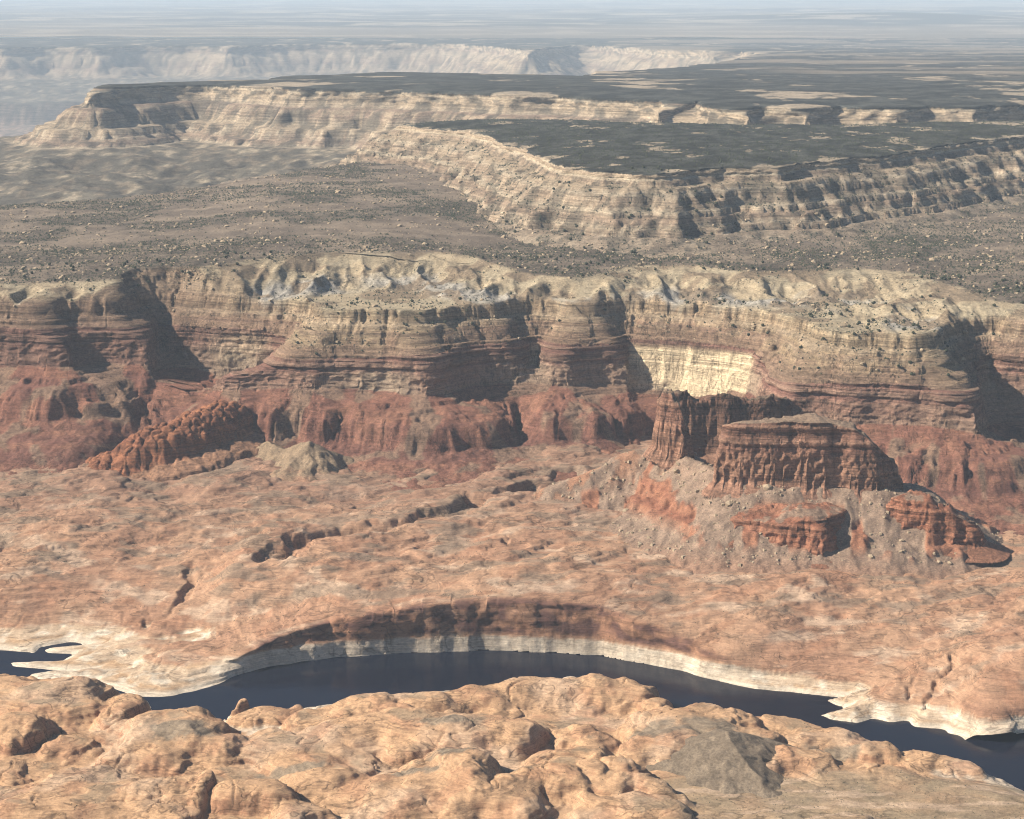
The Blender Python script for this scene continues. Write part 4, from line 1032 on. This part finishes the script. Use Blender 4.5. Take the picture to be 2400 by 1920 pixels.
def clump(X, Y, s, seed, lo=-0.1, hi=0.35):
    return sstep(lo, hi, fbm(X, Y, s, 3, seed)) * (0.25 + sstep(-0.2, 0.3, fbm(X, Y, s * 0.18, 3, seed + 5)))
PX, PY, PZ = plain_xyz
Dp, _ = crest_field(PX, PY)
pd = (clump(PX * 0.7, PY, 300, 201, -0.05, 0.3) + 0.06 + 0.55 * sstep(330, 130, np.abs(PY - np.interp(PX, [-600, 0, 500, 1100, 2000], [7900, 7000, 6750, 6700, 7150])))) * sstep(10, -60, Dp) * (PZ > 480)
CX, CY, CZ, cdr, cDc, cus = cliff_xyz
cd = (sstep(-8, -60, cdr) * (0.22 + 0.8 * clump(CX, CY, 150, 207)) * np.where(cDc > 20, 0.5, 1.2)) * (cDc < 1e9)
cd = cd * np.where((cDc > 0) & (cDc < 300), 0.25, 1.0)
GX, GY, GZ, gdr, grr, gveg = mesa1_xyz
gd = (gdr > 20) * (0.15 + 0.9 * gveg) * sstep(900, 500, grr)
gt = (gdr > 20) * (0.15 + sstep(150, 330, grr)) * sstep(900, 500, grr)
gc = (gdr < -30) * sstep(-1500, -100, gdr) * 1.0
jun = np.vstack([scatter(plain_xyz, pd, 34000), scatter(cliff_xyz, cd, 11000), scatter(mesa1_xyz, gd, 13000), scatter(mesa1_xyz, gc, 9000)])
jr = (1.5 + 1.1 * rng.gamma(1.3, 0.8, len(jun))).clip(1.4, 5.2) * np.where(np.arange(len(jun)) < 45000, 1.0, 1.1)
bd = (0.25 + clump(PX, PY, 230, 221)) * sstep(10, -40, Dp) * (PZ > 480)
bo = np.vstack([scatter(plain_xyz, bd, 4200), scatter(cliff_xyz, cd, 1800), scatter(mesa1_xyz, gt, 1800)])
br = 1.2 + 2.2 * rng.gamma(1.1, 0.8, len(bo))
AX, AY, AZ = apron_xyz
ad = (AZ > 120) * (0.15 + (1 - apron_shape.red)) * sstep(4420, 4470, AY)
bo2 = scatter(apron_xyz, ad, 2600)
bo = np.vstack([bo, bo2]); br = np.concatenate([br, 0.6 + 1.3 * rng.gamma(0.9, 0.9, len(bo2))])
br = np.minimum(br, 15)
def plain_material(name, col, var, scale, bump=0.4):
    m = bpy.data.materials.new(name); m.use_nodes = True
    nt = m.node_tree; N = nt.nodes; bs = N['Principled BSDF']; bs.inputs['Roughness'].default_value = 0.95; bs.inputs['Specular IOR Level'].default_value = 0.1
    geo = N.new('ShaderNodeNewGeometry'); t = N.new('ShaderNodeTexNoise'); t.inputs['Scale'].default_value = scale; t.inputs['Detail'].default_value = 3
    nt.links.new(geo.outputs['Position'], t.inputs['Vector'])
    r = N.new('ShaderNodeMix'); r.data_type = 'RGBA'
    r.inputs[6].default_value = (*(np.array(col) * (1 - var)), 1); r.inputs[7].default_value = (*(np.array(col) * (1 + var)), 1)
    nt.links.new(t.outputs['Fac'], r.inputs[0]); nt.links.new(r.outputs[2], bs.inputs['Base Color'])
    bp = N.new('ShaderNodeBump'); bp.inputs['Strength'].default_value = bump; nt.links.new(t.outputs['Fac'], bp.inputs['Height']); nt.links.new(bp.outputs[0], bs.inputs['Normal'])
    return m
M_JUN = plain_material('juniper_foliage', (0.040, 0.046, 0.030), 0.6, 0.4)
M_BARK = plain_material('juniper_bark', (0.12, 0.09, 0.07), 0.4, 2.0)
M_BOULDER = plain_material('boulder_sandstone', (0.31, 0.245, 0.17), 0.35, 0.15)
OCT_V = np.array([[1, 0, 0], [-0.5, 0.87, 0], [-0.5, -0.87, 0], [0.4, 0.1, 0.9], [-0.3, 0.3, 0.75], [-0.1, -0.45, 0.8], [0, 0, -0.5]], float)
OCT_F = np.array([[3, 4, 5], [0, 3, 5], [0, 1, 3], [1, 4, 3], [1, 2, 4], [2, 5, 4], [2, 0, 5], [0, 6, 1], [1, 6, 2], [2, 6, 0]])
PYR_V = np.array([[1, 0, -0.3], [0, 1, -0.3], [-1, 0, -0.3], [0, -1, -0.3], [0.1, 0.1, 1.0]], float)
PYR_F = np.array([[0, 1, 4], [1, 2, 4], [2, 3, 4], [3, 0, 4]])
BOX_V = np.array([[-1, -1, -0.7], [1, -1, -0.7], [1, 1, -0.7], [-1, 1, -0.7], [-0.8, -0.7, 0.8], [0.7, -0.8, 0.7], [0.8, 0.8, 0.9], [-0.7, 0.7, 0.6]], float)
BOX_F = np.array([[0, 1, 5], [0, 5, 4], [1, 2, 6], [1, 6, 5], [2, 3, 7], [2, 7, 6], [3, 0, 4], [3, 4, 7], [4, 5, 6], [4, 6, 7]])
def mass(name, P, R, V, F, mat, jit, zs, smooth):
    n = len(P); a = rng.rand(n) * 6.283
    v = V[None] * (1 + rng.uniform(-jit, jit, (n, len(V), 3))) * R[:, None, None] * np.stack([rng.uniform(0.75, 1.25, n), rng.uniform(0.75, 1.25, n), zs * rng.uniform(0.75, 1.2, n)], -1)[:, None, :]
    x = v[..., 0] * np.cos(a)[:, None] - v[..., 1] * np.sin(a)[:, None]; y = v[..., 0] * np.sin(a)[:, None] + v[..., 1] * np.cos(a)[:, None]
    co = np.stack([x, y, v[..., 2]], -1) + P[:, None, :]
    f = (F[None] + (np.arange(n) * len(V))[:, None, None]).reshape(-1, 3)
    me = bpy.data.meshes.new(name)
    me.vertices.add(n * len(V)); me.vertices.foreach_set('co', co.astype(np.float32).ravel())
    me.loops.add(len(f) * 3); me.loops.foreach_set('vertex_index', f.astype(np.int32).ravel())
    me.polygons.add(len(f)); me.polygons.foreach_set('loop_start', np.arange(0, len(f) * 3, 3, dtype=np.int32)); me.polygons.foreach_set('loop_total', np.full(len(f), 3, dtype=np.int32))
    me.polygons.foreach_set('use_smooth', np.full(len(f), smooth)); me.update(calc_edges=True); me.materials.append(mat)
    o = bpy.data.objects.new(name, me); COL.objects.link(o); TRIS[0] += len(f)
    return o
def largest(P, R, k=300):
    s = R / np.linalg.norm(P - np.array([0, 0, CAMZ]), axis=1)
    top = np.zeros(len(P), bool); top[np.argsort(-s)[:k]] = True
    return top
tj = largest(jun, jr); tb = largest(bo, br)
def whereabouts(p):
    x, y, z = p
    side = 'at the left' if x < -0.09 * y else ('at the right' if x > 0.09 * y else 'in the middle')
    if y < 5150: return 'on the grey talus below the butte'
    if y < 6050: return 'on the ledges above the cliffs ' + side
    if y < 6450: return 'at the edge of the shale hills ' + side
    if x > -600 and z > 640 and y > 6500: return 'on the lower slopes of the nearest mesa ' + side
    return 'on the rubble plain ' + side
o = mass('juniper_woodland', jun[~tj] + [0, 0, 1.0], jr[~tj], PYR_V, PYR_F, M_JUN, 0.25, 1.0, True)
tag(o, 'scattered dark junipers dotting the rubble plain and mesa slopes', 'trees', kind='stuff')
o = mass('boulder_field', bo[~tb], br[~tb], BOX_V, BOX_F, M_BOULDER, 0.3, 0.85, False)
tag(o, 'tan boulders strewn over the rubble plain and talus slopes', 'boulders', kind='stuff')
BX, BY, BZ = bench_xyz
bsd = (BZ > 42) * (0.05 + clump(BX * 0.7, BY * 1.2, 150, 241, 0.0, 0.35)) * (BY < 5350)
NX_, NY_, NZ_ = near_xyz
nsd = (NZ_ > 34) * (0.06 + clump(NX_, NY_, 90, 251, 0.05, 0.35) + 0.8 * sstep(0.1, 0.5, (NX_ - 250) / 300) * sstep(3420, 3380, NY_))
sh = np.vstack([scatter(bench_xyz, bsd, 7000), scatter(near_xyz, nsd, 1600)])
o = mass('desert_scrub', sh + [0, 0, 0.2], rng.uniform(0.5, 1.5, len(sh)), PYR_V, PYR_F, M_JUN, 0.3, 0.8, True)
tag(o, 'tiny dark desert scrub dotting the slickrock and the sandy flat', 'scrub', kind='stuff')
import bmesh
def blob(name, sub, jit, zs, mat, smooth, seed):
    bm = bmesh.new(); bmesh.ops.create_icosphere(bm, subdivisions=sub, radius=1.0)
    r = np.random.RandomState(seed)
    for v in bm.verts:
        v.co *= 1 + r.uniform(-jit, jit)
        v.co.z *= zs
    me = bpy.data.meshes.new(name); bm.to_mesh(me); bm.free()
    me.polygons.foreach_set('use_smooth', [smooth] * len(me.polygons)); me.materials.append(mat)
    return me
crowns = [blob('crown', 2, 0.22, 0.85, M_JUN, False, 40 + k) for k in range(4)]
rocks = [blob('boulder', 1, 0.30, 0.75, M_BOULDER, False, 50 + k) for k in range(5)]
bm = bmesh.new(); bmesh.ops.create_cone(bm, cap_ends=True, segments=6, radius1=0.16, radius2=0.09, depth=1.0)
trunk_me = bpy.data.meshes.new('trunk'); bm.to_mesh(trunk_me); bm.free(); trunk_me.materials.append(M_BARK)
for k, (p, r) in enumerate(zip(jun[tj], jr[tj])):
    root = bpy.data.objects.new('juniper_tree', None); root.location = p; root.rotation_euler = (0, 0, rng.rand() * 6.28); root.scale = (r, r, r)
    COL.objects.link(root)
    tag(root, ('broad' if r > 4.15 else 'round') + ' dark juniper ' + whereabouts(p), 'tree', 'larger junipers on the ledges and rubble plain')
    t_ = bpy.data.objects.new('trunk', trunk_me); t_.parent = root; t_.location = (0, 0, 0.1); COL.objects.link(t_)
    c2 = bpy.data.objects.new('crown', crowns[k % 4]); c2.parent = root; c2.location = (0, 0, 0.85); COL.objects.link(c2)
for k, (p, r) in enumerate(zip(bo[tb], br[tb])):
    o = bpy.data.objects.new('boulder', rocks[k % 5]); o.location = p + [0, 0, 0.1 * r]; o.rotation_euler = (rng.uniform(-.4, .4), rng.uniform(-.4, .4), rng.rand() * 6.28)
    o.scale = (r * rng.uniform(0.8, 1.3), r, r * rng.uniform(0.7, 1.1)); COL.objects.link(o)
    tag(o, ('huge' if r > 8 else 'big') + ' tan fallen boulder ' + whereabouts(p), 'boulder', 'larger boulders on the rubble slopes')

# ------------------------------------------------------------------ air
hz = bpy.data.meshes.new('haze')
x0, x1, y0, y1, z0, z1 = -90000, 90000, -3000, 195000, -1600, 1560
hz.from_pydata([(x0, y0, z0), (x1, y0, z0), (x1, y1, z0), (x0, y1, z0), (x0, y0, z1), (x1, y0, z1), (x1, y1, z1), (x0, y1, z1)], [],
               [(3, 2, 1, 0), (4, 5, 6, 7), (0, 1, 5, 4), (1, 2, 6, 5), (2, 3, 7, 6), (3, 0, 4, 7)])
hm = bpy.data.materials.new('haze_air'); hm.use_nodes = True
hn = hm.node_tree
for nd in list(hn.nodes):
    if nd.type != 'OUTPUT_MATERIAL': hn.nodes.remove(nd)
pv = hn.nodes.new('ShaderNodeVolumePrincipled')
pv.inputs['Color'].default_value = (0.68, 0.83, 1.0, 1)
pv.inputs['Density'].default_value = 1.5e-5
pv.inputs['Anisotropy'].default_value = 0.0
hn.links.new(pv.outputs[0], [n for n in hn.nodes if n.type == 'OUTPUT_MATERIAL'][0].inputs['Volume'])
hz.materials.append(hm)
haze = bpy.data.objects.new('haze', hz); COL.objects.link(haze)
tag(haze, 'pale blue haze filling the air over the canyon', 'haze', kind='stuff')
print('triangles', TRIS[0])
